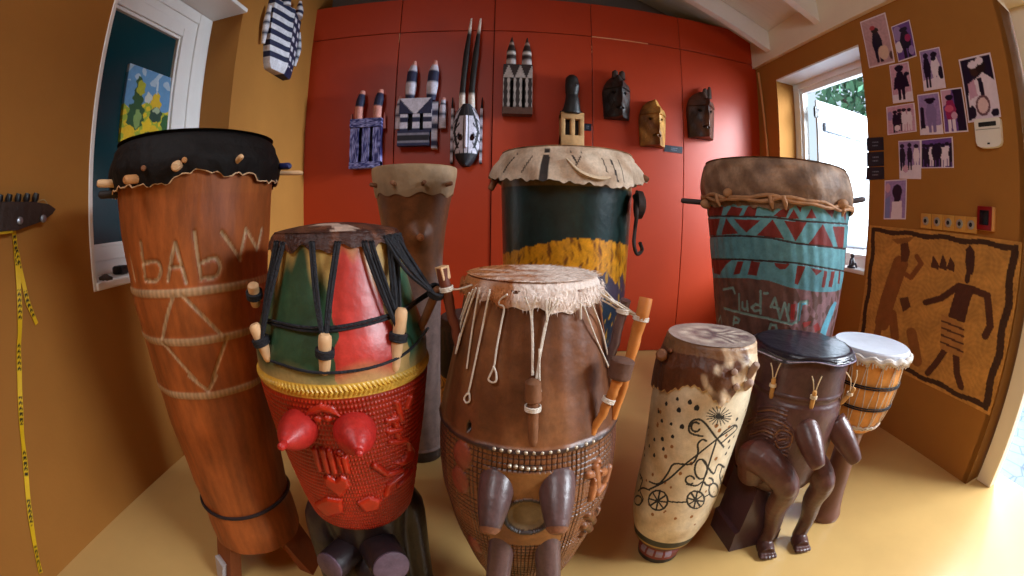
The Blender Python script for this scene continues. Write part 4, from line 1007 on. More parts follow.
D.body('body', 0.0, 1.13, mat('glossy_paint', None, 0.3, 0.25, 9, bump=0.16, bs=40, coat=0.2, spec=0.5, grain=0.3, blotch=0.3), 360, 240, None, D8c)
hem8 = D.edge([(490, 176), (502, 180), (520, 179), (535, 181), (545, 180), (560, 181), (575, 183), (590, 184), (605, 186), (618, 188), (632, 187), (645, 182)], 1.105, 0.035)
def skin8(A, Z, Rr, Q):
    c = full(A, C(204, 184, 162))
    n = np.sin(A * 8 + 2 * np.sin(Z * 50)) + 0.6 * np.sin(A * 19 + Z * 70)
    t = np.clip(0.4 + 0.4 * n, 0, 1)[:, None]
    c = c * (1 - 0.55 * t) + np.array(C(142, 104, 70)) * 0.55 * t
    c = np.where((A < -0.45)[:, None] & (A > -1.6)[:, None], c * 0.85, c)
    for (x0, y0), (x1, y1), w in slits:
        a0, z0 = D.az(x0, y0, 0.02); a1, z1 = D.az(x1, y1, 0.03)
        c[(seg_dist(A * 0.22, Z, [(a0 * 0.22, z0), (a1 * 0.22, z1)]) < w) & (Q > 0.1)] = C(38, 26, 20)
    return c
slits = [((546, 146), (545, 180), 0.009), ((514, 153), (505, 172), 0.003), ((532, 153), (522, 172), 0.002), ((570, 150), (578, 163), 0.0025), ((583, 152), (576, 166), 0.002), ((612, 160), (616, 182), 0.0025), ((620, 160), (622, 182), 0.0022), ((604, 158), (608, 172), 0.0016)]
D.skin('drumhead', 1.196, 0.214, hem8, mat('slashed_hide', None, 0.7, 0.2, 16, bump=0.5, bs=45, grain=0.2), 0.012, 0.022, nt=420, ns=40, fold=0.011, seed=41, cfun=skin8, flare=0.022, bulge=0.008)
for (ax, ay), (bx, by, bo), r in (((632, 172), (648, 180, 0.05), 0.010), ((497, 178), (490, 190, 0.02), 0.010)):
    D.peg('peg', D.pt(ax, ay, -0.01), D.pt(bx, by, bo), r, BROWNP)
fl = D.pt(572, 166, 0.03)
mk('hide_flap', [tube(smooth_path([D.pt(566, 158, 0.024), D.pt(580, 172, 0.030), D.pt(598, 178, 0.028), D.pt(612, 176, 0.022)], 5), np.interp(np.linspace(0, 1, 16), [0, .3, .8, 1], [0.006, 0.017, 0.015, 0.005]).tolist(), 12, flat=0.35)], mat('flap_hide', C(196, 172, 142), 0.7, 0.2, 20, bump=0.4), D.o)
RUST = mat('rusty_iron', C(52, 40, 36), 0.6, 0.35, 25, bump=0.4, metal=0.4)
hk = D.pt(640, 205, 0.035)
mk('iron_disc', [tube([hk + np.array([-0.012, 0.0, 0]), hk + np.array([0.004, -0.002, 0.0]), hk + np.array([0.008, -0.002, 0.0])], [0.043, 0.041, 0.030], 26)], RUST, D.o)
mk('hook', [tube(smooth_path([D.pt(634, 196, 0.004), D.pt(637, 210, 0.045), D.pt(635, 230, 0.04), D.pt(634, 244, 0.045), D.pt(637, 254, 0.05), D.pt(642, 250, 0.06), D.pt(640, 243, 0.06)], 5), 0.0055, 8)], RUST, D.o)

# ---- the big blue and red drum at the right
D = Drum('painted_drum', 'big drum painted with turquoise bands, red triangles and scratched letters beside the right window', 1.085, 1.27,
         [(0, .165), (.2, .185), (.4, .206), (.64, .232), (.72, .243), (.8, .251), (.90, .262), (.95, .265), (1.07, .275), (1.17, .281), (1.19, .281)], -0.06)
P1 = lambda l: D.azs(l, 690, 180, 5.689)
P2 = lambda l: D.azs(l, 690, 250, 6.0625)
red9 = [P1(l) for l in ([(105, 150), (190, 150), (180, 200), (105, 205)], [(235, 150), (300, 160), (280, 205), (205, 205)], [(330, 150), (385, 140), (370, 205), (300, 208)], [(345, 150), (375, 215), (318, 208)],
        [(475, 205), (515, 170), (575, 145), (545, 215)], [(590, 165), (620, 220), (555, 222)], [(600, 140), (640, 140), (628, 185)], [(690, 160), (720, 218), (660, 218)], [(745, 150), (830, 145), (808, 215)], [(862, 180), (890, 165), (885, 250)],
        [(105, 225), (170, 220), (150, 315), (115, 318)], [(205, 215), (275, 305), (180, 312)], [(250, 222), (400, 230), (320, 300)], [(470, 225), (535, 335), (380, 315)], [(535, 232), (665, 240), (600, 350)], [(755, 250), (815, 385), (670, 370)], [(810, 265), (880, 265), (870, 385), (840, 385)],
        [(110, 455), (235, 455), (190, 500), (120, 500)])]
red9 += [P2(l) for l in ([(130, 60), (235, 68), (180, 150), (145, 140)], [(290, 68), (325, 70), (300, 145), (262, 150)], [(370, 68), (425, 75), (405, 155), (350, 150)], [(510, 78), (605, 85), (580, 115), (545, 118), (520, 100)], [(650, 95), (700, 98), (655, 210), (632, 205)], [(730, 108), (805, 125), (765, 155)], [(812, 125), (835, 130), (815, 228), (795, 225)], [(855, 130), (880, 130), (860, 225), (838, 225)], [(905, 130), (912, 130), (905, 205), (895, 205)])]
txt9 = [P2(l) for l in ([(298, 268), (300, 365)], [(318, 318), (318, 348), (332, 362), (346, 350), (346, 312), (350, 368)], [(428, 338), (398, 328), (374, 348), (392, 370), (428, 362)], [(428, 250), (428, 385)], [(450, 262), (470, 262)], [(490, 345), (515, 290), (545, 415)], [(505, 345), (540, 355)],
         [(545, 415), (575, 320), (600, 430)], [(590, 400), (600, 330)], [(650, 440), (670, 315), (715, 310), (712, 328)], [(205, 352), (320, 382), (460, 410), (620, 450), (640, 435)], [(262, 452), (270, 405), (300, 420), (290, 440), (270, 440)], [(172, 440), (185, 400), (192, 440)], [(470, 515), (490, 450), (520, 455), (525, 480), (500, 500)], [(200, 240), (260, 228), (272, 262)])]
blu9 = [P2(l) for l in ([(655, 320), (720, 305), (715, 328), (680, 335), (665, 430), (645, 440)], [(800, 470), (840, 370), (875, 310), (890, 320), (860, 400), (820, 520), (790, 500)])]
red9b = [P2(l) for l in ([(612, 330), (640, 325), (630, 425), (608, 420)], [(745, 460), (775, 440), (790, 480), (760, 500)], [(680, 440), (735, 430), (725, 455), (690, 470)])]
ea = lambda l, P_: ([p[0] for p in P_(l)], [p[1] for p in P_(l)])
bands = [ea([(100, 210), (300, 208), (470, 212), (640, 235), (885, 250)], P1), ea([(100, 325), (300, 318), (450, 328), (600, 360), (885, 392)], P1), ea([(100, 450), (300, 452), (450, 462), (600, 472), (880, 520)], P1),
         ea([(130, 165), (350, 165), (480, 180), (600, 220), (780, 250), (912, 235)], P2)]
def D9c(A, Z):
    teal = np.array(C(96, 152, 162)); brn = np.array(C(112, 76, 66)); redc = np.array(C(122, 40, 36))
    c = full(A, teal)
    n = np.sin(A * 17 + 3 * np.sin(Z * 30)) * np.sin(Z * 44 + 3 * A) + 0.4 * np.sin(A * 50 + Z * 80)
    c *= (1 + 0.08 * n)[..., None]
    zb_ = [np.interp(A, *b) for b in bands]
    lowm = Z < zb_[3] - 0.003
    W_ = [A]
    for l in red9: c[in_poly(A, Z, l)] = redc
    rear = np.abs(A) > 1.35
    fr = (np.abs(((A * 5.5) % 2) - 1) > (Z - 0.87) / 0.13) & (Z > 0.87) & (Z < 1.07) & rear; c[fr] = redc
    for i, b in enumerate(zb_[:3]): c[np.abs(Z - b) < 0.0028] = C(58, 42, 42)
    c[lowm] = (brn * (1 + 0.2 * n)[..., None])[lowm]
    pk = lowm & (A > 0.25) & (n > -0.2); c[pk] = c[pk] * 0.5 + np.array(C(168, 126, 134)) * 0.5
    for l in red9b: c[in_poly(A, Z, l)] = C(168, 56, 52)
    for l in blu9: c[in_poly(A, Z, l) & lowm] = C(104, 176, 196)
    for l in txt9: c[D.sd(A, Z, l) < 0.0042] = C(134, 160, 150)
    return c
def D9h(A, Z):
    h = 0.001 * np.sin(A * 40 + Z * 20)
    for b in bands[:3]: h = h - 0.002 * (np.abs(Z - np.interp(A, *b)) < 0.003)
    for l in txt9: h = h - 0.0015 * (D.sd(A, Z, l) < 0.004)
    return h
D.body('body', 0, 0, mat('worn_paint', None, 0.5, 0.18, 12, bump=0.18, bs=50, blotch=0.3, grain=0.2), 520, 0, D9h, D9c, zs=np.concatenate([np.linspace(0, 0.54, 30), np.linspace(0.545, 1.09, 330), np.linspace(1.1, 1.18, 8)]))
def skin9(A, Z, Rr, Q):
    n = np.sin(A * 11 + 2 * np.sin(Z * 45)) + 0.6 * np.sin(A * 27 + Z * 60)
    t = np.clip(0.45 + 0.4 * n - 0.3 * Q, 0, 1)[:, None]
    return np.array(C(112, 84, 64)) * (1 - t) + np.array(C(156, 126, 102)) * t
hem9 = D.edge([(700, 203), (715, 207), (735, 205), (755, 207), (775, 210), (795, 207), (815, 205), (835, 207), (846, 205)], 1.06, 0.01)
D.skin('drumhead', 1.224, 0.285, hem9, mat('dark_tan_hide', None, 0.6, 0.28, 14, bump=0.5, bs=40, grain=0.22), 0.008, 0.03, nt=300, ns=36, fold=0.009, seed=51, cfun=skin9, bulge=0.006)
zt9 = D.az(772, 199, 0.012)[1]
LEA = mat('leather_thong', C(168, 122, 84), 0.65, 0.3, 25, bump=0.4)
mk('thong', [tube(smooth_path([D.P(a, zt9 + 0.008 * math.sin(a * 5 + p) + 0.004 * math.sin(a * 13 + p), 0.015) for a in np.linspace(-math.pi, math.pi, 60)], 3), 0.0065, 7) for p in (0, 2.1)] +
   [tube([D.P(a, zt9 + 0.01, 0.018), D.P(a + 0.02, zt9 - 0.012, 0.02), D.P(a + 0.03, zt9 - 0.03, 0.014)], [0.007, 0.009, 0.003], 7) for a in (-0.75, -0.05, 0.1, 0.9, 2.0, -2.2)], LEA, D.o)
for (ax, ay), (bx, by, bo), r in (((708, 203), (681, 200.5, 0.05), 0.010), ((842, 203), (865, 199, 0.05), 0.010)):
    D.peg('peg', D.pt(ax, ay, -0.02), D.pt(bx, by, bo), r, mat('grey_black_peg', C(66, 56, 58), 0.6, 0.3, 20, bump=0.3))
for (px_, py_, o_), r_ in (((843, 204, 0.02), (0.022, 0.018, 0.016)), ((706, 204, 0.015), (0.022, 0.018, 0.018)), ((728, 193, 0.016), (0.018, 0.012, 0.016))):
    mk('thong_knot', [ball(D.pt(px_, py_, o_), r_)], LEA, D.o)

# ---- a squat dark drum almost hidden between the pedestal drum and the middle drum
D = Drum('squat_drum', 'squat black drum with yellow patterned foot, mostly hidden behind the big middle drum', -0.03, 1.98,
         [(0, .20), (.03, .205), (.26, .215), (.27, .22), (.30, .225), (.42, .225), (.50, .21), (.52, .20)])
def Dkc(A, Z):
    c = full(A, C(26, 20, 18)); y = Z < 0.26
    c[y] = np.where((np.sin(A * 30 + 5 * np.sin(Z * 50)) > 0.5)[..., None], np.array(C(120, 84, 30)), np.array(C(196, 150, 66)))[y]
    u = Z > 0.40; c[u] = np.where((np.sin(A * 40 + Z * 60) > 0)[..., None], np.array(C(60, 36, 28)), np.array(C(30, 22, 20)))[u]
    return c
D.body('body', 0, 0.515, mat('squat_wood', None, 0.6, 0.2, 10, bump=0.2), 160, 100, None, Dkc)
D.skin('drumhead', 0.528, 0.203, lambda a: 0.49 + 0.004 * np.sin(a * 9), mat('dark_brown_hide', C(64, 42, 32), 0.7, 0.3, 12, bump=0.4), 0.005, 0.01, seed=61)

# ------------------------------------------------------------------ masks on the walls
def frame(name, label, x0, y0, x1, y1, wall='back', off=0.07, group=None, cat='mask'):
    """an Empty on the wall under a mask; local x to the right, -y out of the wall, z up; returns (root, width, height)"""
    if wall == 'back': P_ = lambda x, y: on_plane(x, y, (0, YB - off, 0), (0, 1, 0))
    else: P_ = lambda x, y: on_plane(x, y, (XL + off, 0, 0), (1, 0, 0))
    ym = (y0 + y1) / 2; xm = (x0 + x1) / 2
    l, r, b, t = P_(x0, ym), P_(x1, ym), P_(xm, y1), P_(xm, y0)
    w = float(np.hypot(*(r - l)[:2])); h = float(t[2] - b[2])
    loc = (b[0], YB, b[2]) if wall == 'back' else (XL, b[1], b[2])
    o = empty(name, loc, label, cat, group)
    if wall != 'back': o.rotation_euler = (0, 0, math.pi / 2)
    return o, w, h
def hfield(name, W_, H_, hf, cf, edge, mt, parent, nu=48, nv=64):
    """a carved front: depth hf(u, v) over an outline edge(v), closed flat at the back; u -1..1, v 0 (bottom)..1"""
    u = np.linspace(-1, 1, nu); v = np.linspace(0, 1, nv); U, V_ = np.meshgrid(u, v)
    X = U * W_ / 2 * edge(V_); Y = -hf(U, V_); Z = V_ * H_
    Vt = np.concatenate([np.stack([X, Y, Z], -1).reshape(-1, 3), np.stack([X, 0 * Y - 0.001, Z], -1).reshape(-1, 3)])
    i = np.arange(nv - 1)[:, None] * nu; j = np.arange(nu - 1)[None, :]; n = nu * nv
    Fa = np.stack([i + j, i + j + 1, i + nu + j + 1, i + nu + j], -1).reshape(-1, 4).tolist()
    Fc = Fa + [[q + n for q in reversed(f)] for f in Fa]
    ring = [k for k in range(nu)] + [k * nu + nu - 1 for k in range(1, nv)] + [(nv - 1) * nu + k for k in range(nu - 2, -1, -1)] + [k * nu for k in range(nv - 2, 0, -1)]
    for a, b in zip(ring, ring[1:] + ring[:1]): Fc.append([b, a, a + n, b + n])
    c = cf(U, V_).reshape(-1, 3); col = np.concatenate([c, c * 0.6])
    return mk(name, [(Vt.tolist(), Fc)], mt, parent, col=col, sharp=45)
def pbox(name, x0, x1, y0, y1, z0, z1, cf, mt, parent, n=14):
    """a painted block: cf(x, y, z) gives the paint"""
    V, Fc, Cc = [], [], []
    def face(o, a, b):
        k = len(V)
        for i in range(n + 1):
            for j in range(n + 1):
                V.append(o + a * i / n + b * j / n)
        for i in range(n):
            for j in range(n):
                q = k + i * (n + 1) + j; Fc.append((q, q + n + 1, q + n + 2, q + 1))
    o = np.array([x0, y0, z0]); dx, dy, dz = np.array([x1 - x0, 0, 0]), np.array([0, y1 - y0, 0]), np.array([0, 0, z1 - z0])
    face(o, dx, dz); face(o + dy, dz, dx); face(o, dz, dy); face(o + dx, dy, dz); face(o, dy, dx); face(o + dz, dx, dy)
    A = np.array(V)
    return mk(name, [(V, Fc)], mt, parent, smooth=False, col=cf(A[:, 0], A[:, 1], A[:, 2]))
def ptube(name, P, r, cf, mt, parent, seg=14, k=6, label=None):
    """a painted horn: cf(t) gives the paint along it, t 0..1"""
    v, f = tube(P, r, seg, k); n = len(v) // seg
    col = np.repeat(np.array([cf(i / (n - 1)) for i in range(n)]), seg, axis=0)
    return mk(name, [(v, f)], mt, parent, col=col, label=label)
MP = mat('mask_paint', None, 0.6, 0.2, 25, bump=0.4, bs=60, spec=0.3, grain=0.2)
BK, WH, NV = C(30, 27, 34), C(196, 190, 204), C(36, 38, 66)
PK = C(206, 140, 128)
def stripes(t, marks, base):
    for a, b, c in marks:
        if a <= t < b: return c
    return base
const = lambda c: (lambda x, y, z: np.broadcast_to(np.array(c), (len(x), 3)).copy())

# 1: blue speckled box mask, two short banded horns
o, w, h = frame('horned_mask', 'blue speckled box mask with two short dark-banded pink-tipped horns, lowest at the left', 349, 91, 382, 168)
def spk(x, y, z):
    n = np.sin(x * 260 + 4 * np.sin(z * 120)) * np.sin(z * 230 + 3 * np.sin(x * 150)); c = np.where((n > 0.1)[:, None], np.array(C(140, 140, 190)), np.array(C(44, 46, 100))); return c
hb_ = 0.62 * h
mk('back_panel', [box(-0.42 * w, 0.42 * w, -0.045, 0, 0, hb_ * 0.9)], mat('mask_black', C(20, 18, 26), 0.8), o)
for x0, x1 in ((-.46, -.20), (-.10, .12), (.22, .46)): pbox('bar', x0 * w, x1 * w, -0.10, -0.04, 0.0, hb_ * 0.92, spk, MP, o)
pbox('brow', -.47 * w, .47 * w, -0.112, -0.03, hb_ * 0.82, hb_ * 1.0, spk, MP, o); pbox('chin', -.46 * w, .46 * w, -0.108, -0.03, -0.004, hb_ * 0.12, spk, MP, o)
for sx in (-.25, .30):
    ptube('horn', [(sx * w, -0.07, hb_ * 0.98), (sx * w, -0.075, h * 0.75), ((sx + .04) * w, -0.075, h * 0.88), ((sx + .08) * w, -0.07, h)], [0.030, 0.032, 0.033, 0.017], lambda t: stripes(t, ((.42, .85, NV),), PK), MP, o)
for sx in (-1, 1): mk('ear', [prism([(0, hb_ * 0.80), (0.018, hb_ * 0.80), (0.012, hb_ * 1.12), (0.004, hb_ * 1.15)], -0.06, -0.03, lambda x, z, y, s=sx: (s * (0.47 * w + x), y, z))], mat('pink_ear', C(190, 120, 110), 0.7), o)

# 2: white mask with blue-black bands
o, w, h = frame('horned_mask', 'white mask with blue-black bands and two white dark-spotted horns, above the pedestal drum', 395, 60, 441, 146)
def chk(n):
    return lambda x, y, z: np.where((((z / h * n) % 1) < 0.42)[:, None], np.array(NV), np.array(WH))
mk('back_panel', [box(-0.40 * w, 0.20 * w, -0.04, 0, 0.06 * h, 0.50 * h)], mat('mask_black', C(20, 18, 26), 0.8), o)
for x0, x1 in ((-.40, -.24), (-.13, .02), (.10, .28)): pbox('bar', x0 * w, x1 * w, -0.085, -0.035, 0.16 * h, 0.44 * h, chk(7.5), MP, o, 20)
def tri(x, y, z):
    c = np.broadcast_to(np.array(WH), (len(x), 3)).copy(); u = np.abs(x / w + 0.08) / 0.34; v = (z / h - 0.34) / 0.19
    c[v < u * 1.02] = NV; return c
pbox('forehead', -.42 * w, .27 * w, -0.095, -0.03, 0.36 * h, 0.535 * h, tri, MP, o, 26)
pbox('mouth', -.44 * w, .24 * w, -0.10, -0.03, 0.0, 0.17 * h, lambda x, y, z: np.where((np.abs(z / h - 0.085) < 0.03)[:, None], np.array(BK), np.where((np.abs(z / h - 0.085) < 0.06)[:, None], np.array(C(120, 116, 130)), np.array(NV))), MP, o)
pbox('side_panel', .28 * w, .40 * w, -0.075, -0.01, -0.03 * h, 0.50 * h, chk(6), MP, o)
for sx, t_ in ((-.45, .58), (.50, .55)): ptube('ear', [(sx * w, -0.05, .20 * h), (sx * w, -0.055, .42 * h), ((sx + .02) * w, -0.05, t_ * h)], [0.026, 0.024, 0.012], lambda t: stripes(t, ((.3, .4, NV), (.62, .72, NV), (.9, 1.1, PK)), WH), MP, o)
for sx in (-.22, .24):
    ptube('horn', [(sx * w, -0.06, .52 * h), ((sx + .02) * w, -0.07, .68 * h), ((sx + .04) * w, -0.07, .84 * h), ((sx + .07) * w, -0.06, .99 * h)], [0.032, 0.040, 0.038, 0.010], lambda t: stripes(t, ((0, .12, NV), (.42, .72, NV), (.86, 1.1, PK)), WH), MP, o)

# 3: the long-horned mask
o, w, h = frame('horned_mask', 'black and white oval mask with two very long thin black horns tipped white', 449, 18, 482, 166)
hf_ = 0.39 * h
e3 = lambda v: np.clip(np.sqrt(np.clip(1 - ((v - 0.52) / 0.53) ** 2, 0.02, 1)) * 1.05, 0, 1)
def d3(U, V_): return 0.03 + 0.075 * np.sqrt(np.clip(1 - U ** 2, 0, 1)) + 0.03 * np.exp(-(U / 0.13) ** 2) * (V_ > 0.28) * (V_ < 0.80) - 0.03 * (np.hypot((np.abs(U) - 0.42) / 0.16, (V_ - 0.45) / 0.05) < 1)
def c3(U, V_):
    c = full(U, WH); A_ = np.abs(U)
    c[np.abs(A_ - (0.85 - 0.9 * np.abs(V_ - 0.55))) < 0.09] = BK; c[(V_ > 0.80) & (A_ < 0.6)] = BK; c[np.abs(A_ - 0.17) < 0.05] = C(60, 52, 54)
    c[(V_ < 0.20)] = BK; c[(np.abs(V_ - 0.24) < 0.035) & (A_ > .5)] = WH; c[(np.sin(V_ * 40 + A_ * 12) > 0.75) & (A_ > 0.45)] = BK
    c[np.hypot((A_ - 0.42) / 0.16, (V_ - 0.45) / 0.05) < 1] = C(70, 30, 20); return c
hfield('face', 0.84 * w, hf_, d3, c3, e3, MP, o)
for sx in (-1, 1):
    pbox('side_panel', min(sx * .40 * w, sx * .48 * w), max(sx * .40 * w, sx * .48 * w), -0.05, 0, 0.05 * hf_, 0.95 * hf_, lambda x, y, z: np.where((((z / hf_ * 5) % 1) < 0.3)[:, None], np.array(BK), np.array(WH)), MP, o)
    mk('ear', [tube([(sx * .44 * w, -0.03, hf_ * .9), (sx * .46 * w, -0.03, hf_ * 1.15)], [0.010, 0.003], 8)], mat('mask_black', C(20, 18, 26), 0.8), o)
for b_, t_ in ((-.14, .04), (.14, .33)):
    ptube('horn', [(b_ * w, -0.06, hf_ * 0.95), (b_ * w, -0.065, h * 0.5), ((b_ + (t_ - b_) * .45) * w, -0.065, h * 0.75), (t_ * w, -0.06, h)], [0.025, 0.021, 0.021, 0.006], lambda t: stripes(t, ((.24, .84, C(34, 26, 24)),), C(214, 200, 190)), MP, o)

# 4: dark mask with zigzags
o, w, h = frame('horned_mask', 'dark brown mask with white zigzags and two ringed pointed horns, over the slashed drum hide', 502, 38, 532, 114)
hb_ = 0.61 * h
def zig(x, y, z):
    q = (z / hb_ * 6) % 1; c = np.where((np.abs(((x / w * 5) % 1) - 0.5) < 0.12 + 0.30 * np.abs(q - 0.5))[:, None], np.array(C(158, 146, 140)), np.array(C(40, 28, 26))); c[z < hb_ * 0.13] = C(74, 44, 32); return c
mk('back_panel', [box(-0.44 * w, 0.44 * w, -0.05, 0, 0, hb_ * 0.9)], mat('mask_black', C(20, 18, 26), 0.8), o)
for x0, x1 in ((-.48, -.24), (-.14, .14), (.24, .48)): pbox('bar', x0 * w, x1 * w, -0.11, -0.045, 0.04 * hb_, 0.8 * hb_, zig, MP, o, 22)
pbox('brow', -.48 * w, .48 * w, -0.118, -0.03, .72 * hb_, hb_, lambda x, y, z: np.where((np.abs(((x / w * 2.6 + .3) % 1) - .5) * 2 < 1 - (z / hb_ - .70) / .30)[:, None], np.array(C(156, 144, 138)), np.array(C(42, 28, 26))), MP, o, 30)
pbox('chin', -.49 * w, .49 * w, -0.12, -0.03, -.01, .10 * hb_, const(C(78, 48, 36)), MP, o, 4)
for sx in (-.22, .30): ptube('horn', [(sx * w, -0.08, .60 * h), (sx * w, -0.085, .80 * h), ((sx + .01) * w, -0.08, h)], [0.037, 0.032, 0.003], lambda t: stripes(t, ((.05, .2, C(176, 166, 164)), (.36, .5, C(204, 196, 190)), (.68, .78, C(160, 140, 130))), C(48, 32, 28)), MP, o)

# 5: black crest over a tan slotted face
o, w, h = frame('crested_mask', 'tan slotted mask under a tall black carved crest, just above the beige slashed drumhead', 560, 74, 584, 146)
TANM = mat('tan_mask_wood', C(186, 142, 92), 0.65, 0.25, 14, bump=0.3); BLK = mat('black_carving', C(26, 20, 18), 0.5, 0.3, 14, bump=0.3)
mk('slot_backing', [box(-.40 * w, .40 * w, -0.04, 0, 0.02 * h, .42 * h)], BLK, o)
mk('face', [box(-.48 * w, -.30 * w, -0.09, 0, 0, .44 * h, .004), box(-.08 * w, .10 * w, -0.09, -.01, 0.1 * h, .42 * h, .004), box(.30 * w, .48 * w, -0.09, 0, 0, .44 * h, .004), box(-.48 * w, .48 * w, -0.092, 0, 0.36 * h, .45 * h, .004), box(-.48 * w, .48 * w, -0.092, 0, -.02 * h, .14 * h, .004)], TANM, o)
carved('crest', [tube([(-.02 * w, -0.06, .44 * h), (0, -0.07, .60 * h), (.0, -0.06, .70 * h), (.0, -0.07, .80 * h), (.0, -.065, .93 * h), (0, -.06, .99 * h)], [.40 * w, .30 * w, .26 * w, .30 * w, .27 * w, .10 * w], 16, 3), ball((.12 * w, -.09, .82 * h), .17 * w), tube([(-.5 * w, -0.05, .45 * h), (.5 * w, -0.05, .45 * h)], 0.016, 8)], BLK, o, 0.009, 1)

# 6-8: hooded plain masks
def hood(label, bx, cA, cB, ears, peak, seed, rnd):
    o, w, h = frame('hooded_mask', label, *bx, group=None)
    ht = h * (0.88 if ears else 1.0)
    e = lambda v: np.where(v > rnd, np.sqrt(np.clip(1 - ((v - rnd) / (1.003 - rnd)) ** 2, 0.003, 1)), 0.90 + 0.10 * v / rnd)
    def d(U, V_):
        n = 0.004 * np.sin(U * 9 + seed) * np.sin(V_ * 17 + seed)
        eye = np.hypot((np.abs(U) - .42) / .11, (V_ - .56) / .026) < 1
        return 0.035 + 0.10 * (1 - np.abs(U) ** 1.3) * (1 - 0.35 * np.clip((V_ - .7) / .3, 0, 1)) + .032 * np.exp(-(U / .10) ** 2) * (V_ < .82) + 0.02 * (V_ > 0.66) * (V_ < .78) - 0.03 * eye - .03 * (np.hypot(U / .3, (V_ - .2) / .03) < 1) + n
    def c(U, V_):
        n = np.sin(U * 3 + 2 * np.sin(V_ * 5 + seed)) * .6 + .25 * np.sin(V_ * 21 + U * 9 + seed) + .5 * (V_ - .5) + .5 * U
        t = np.clip(.45 + .5 * n, 0, 1)[..., None]; cc = np.array(cA) * (1 - t) + np.array(cB) * t
        cc[np.hypot((np.abs(U) - .42) / .11, (V_ - .56) / .026) < 1] = C(20, 14, 12); return cc
    hfield('face', w, ht, d, c, e, mat('mask_wood', None, .5, .25, 12, bump=.5, bs=50, coat=.08, grain=.3), o)
    if ears == 2:
        for sx in (-.10, .16): mk('ear', [tube([(sx * w, -.06, ht * .93), ((sx + .02) * w, -.06, h * .96), ((sx + .03) * w, -.06, h)], [.026, .022, .006], 10)], mat('ear_wood', C(58, 40, 32), .6, .2), o)
    elif ears == 3:
        for sx, hh in ((.10, .95), (.26, 1.0)): mk('horn', [tube([(sx * w, -.06, ht * .88), (sx * w, -.07, h * .93), ((sx + .02) * w, -.07, h * hh)], [.022, .017, .008], 10)], mat('ear_wood', C(58, 40, 32), .6, .2), o)
    return o
hood('black hooded mask with two short ears, second from the right end of the upper row', (605, 70, 632, 118), C(24, 20, 20), C(52, 38, 32), 2, 0, 1, .55)
hood('golden tan round-topped mask beside the black caption plate', (642, 100, 668, 146), C(104, 62, 26), C(200, 146, 70), 0, 0, 4, .52)
hood('brown mask with two thin prongs on top, nearest the right corner of the red wall', (691, 86, 717, 138), C(42, 26, 22), C(100, 66, 52), 3, 0, 7, .55)

# 9: checkered mask on the left wall
o, w, h = frame('checkered_mask', 'black and white checkered mask with horns hanging on the left ochre wall', 263, -8, 301, 74, 'left', 0.06)
NB, W2 = C(30, 36, 66), C(206, 206, 214)
def ck(x, y, z):
    a = (np.floor(z / h * 13) + 0 * np.floor(x / w * 4)) % 2; b = np.floor(x / w * 9) % 2
    dark = np.where(x > 0.02 * w, (a < .5) | (b < .5), a < .5)
    return np.where(dark[:, None], np.array(NB), np.array(W2))
e9 = lambda v: np.clip(0.62 + 0.5 * np.sqrt(np.clip(v, 0, 1)) - 0.25 * np.clip(v - .75, 0, 1), 0, 1)
def c9(U, V_):
    c = ck(U.ravel() * w / 2, None, V_.ravel() * h).reshape(U.shape + (3,)); c[V_ < 0.13] = np.where((U < 0)[..., None], np.array(W2), np.array(NB))[V_ < 0.13]; return c
hfield('face', w * .80, h * .88, lambda U, V_: 0.05 + 0.035 * (1 - np.abs(U) ** 1.5) * np.clip(V_ * 6 + .4, 0, 1) + 0.012 * np.exp(-(U / .12) ** 2), c9, e9, MP, o, 72, 104)
for sx in (-.46, .44): ptube('ear', [(sx * w, -.03, .25 * h), (sx * 1.06 * w, -.04, .5 * h), (sx * w, -.035, .74 * h)], [.012, .022, .012], lambda t: stripes(t, ((.2, .3, NB), (.45, .55, NB), (.7, .8, NB)), W2), MP, o)
for sx in (-.18, .2): ptube('horn', [(sx * w, -.07, .86 * h), (sx * 1.1 * w, -.07, .96 * h), (sx * 1.2 * w, -.06, 1.12 * h)], [.034, .03, .012], lambda t: stripes(t, ((.2, .45, NB), (.7, .85, NB)), W2), MP, o)

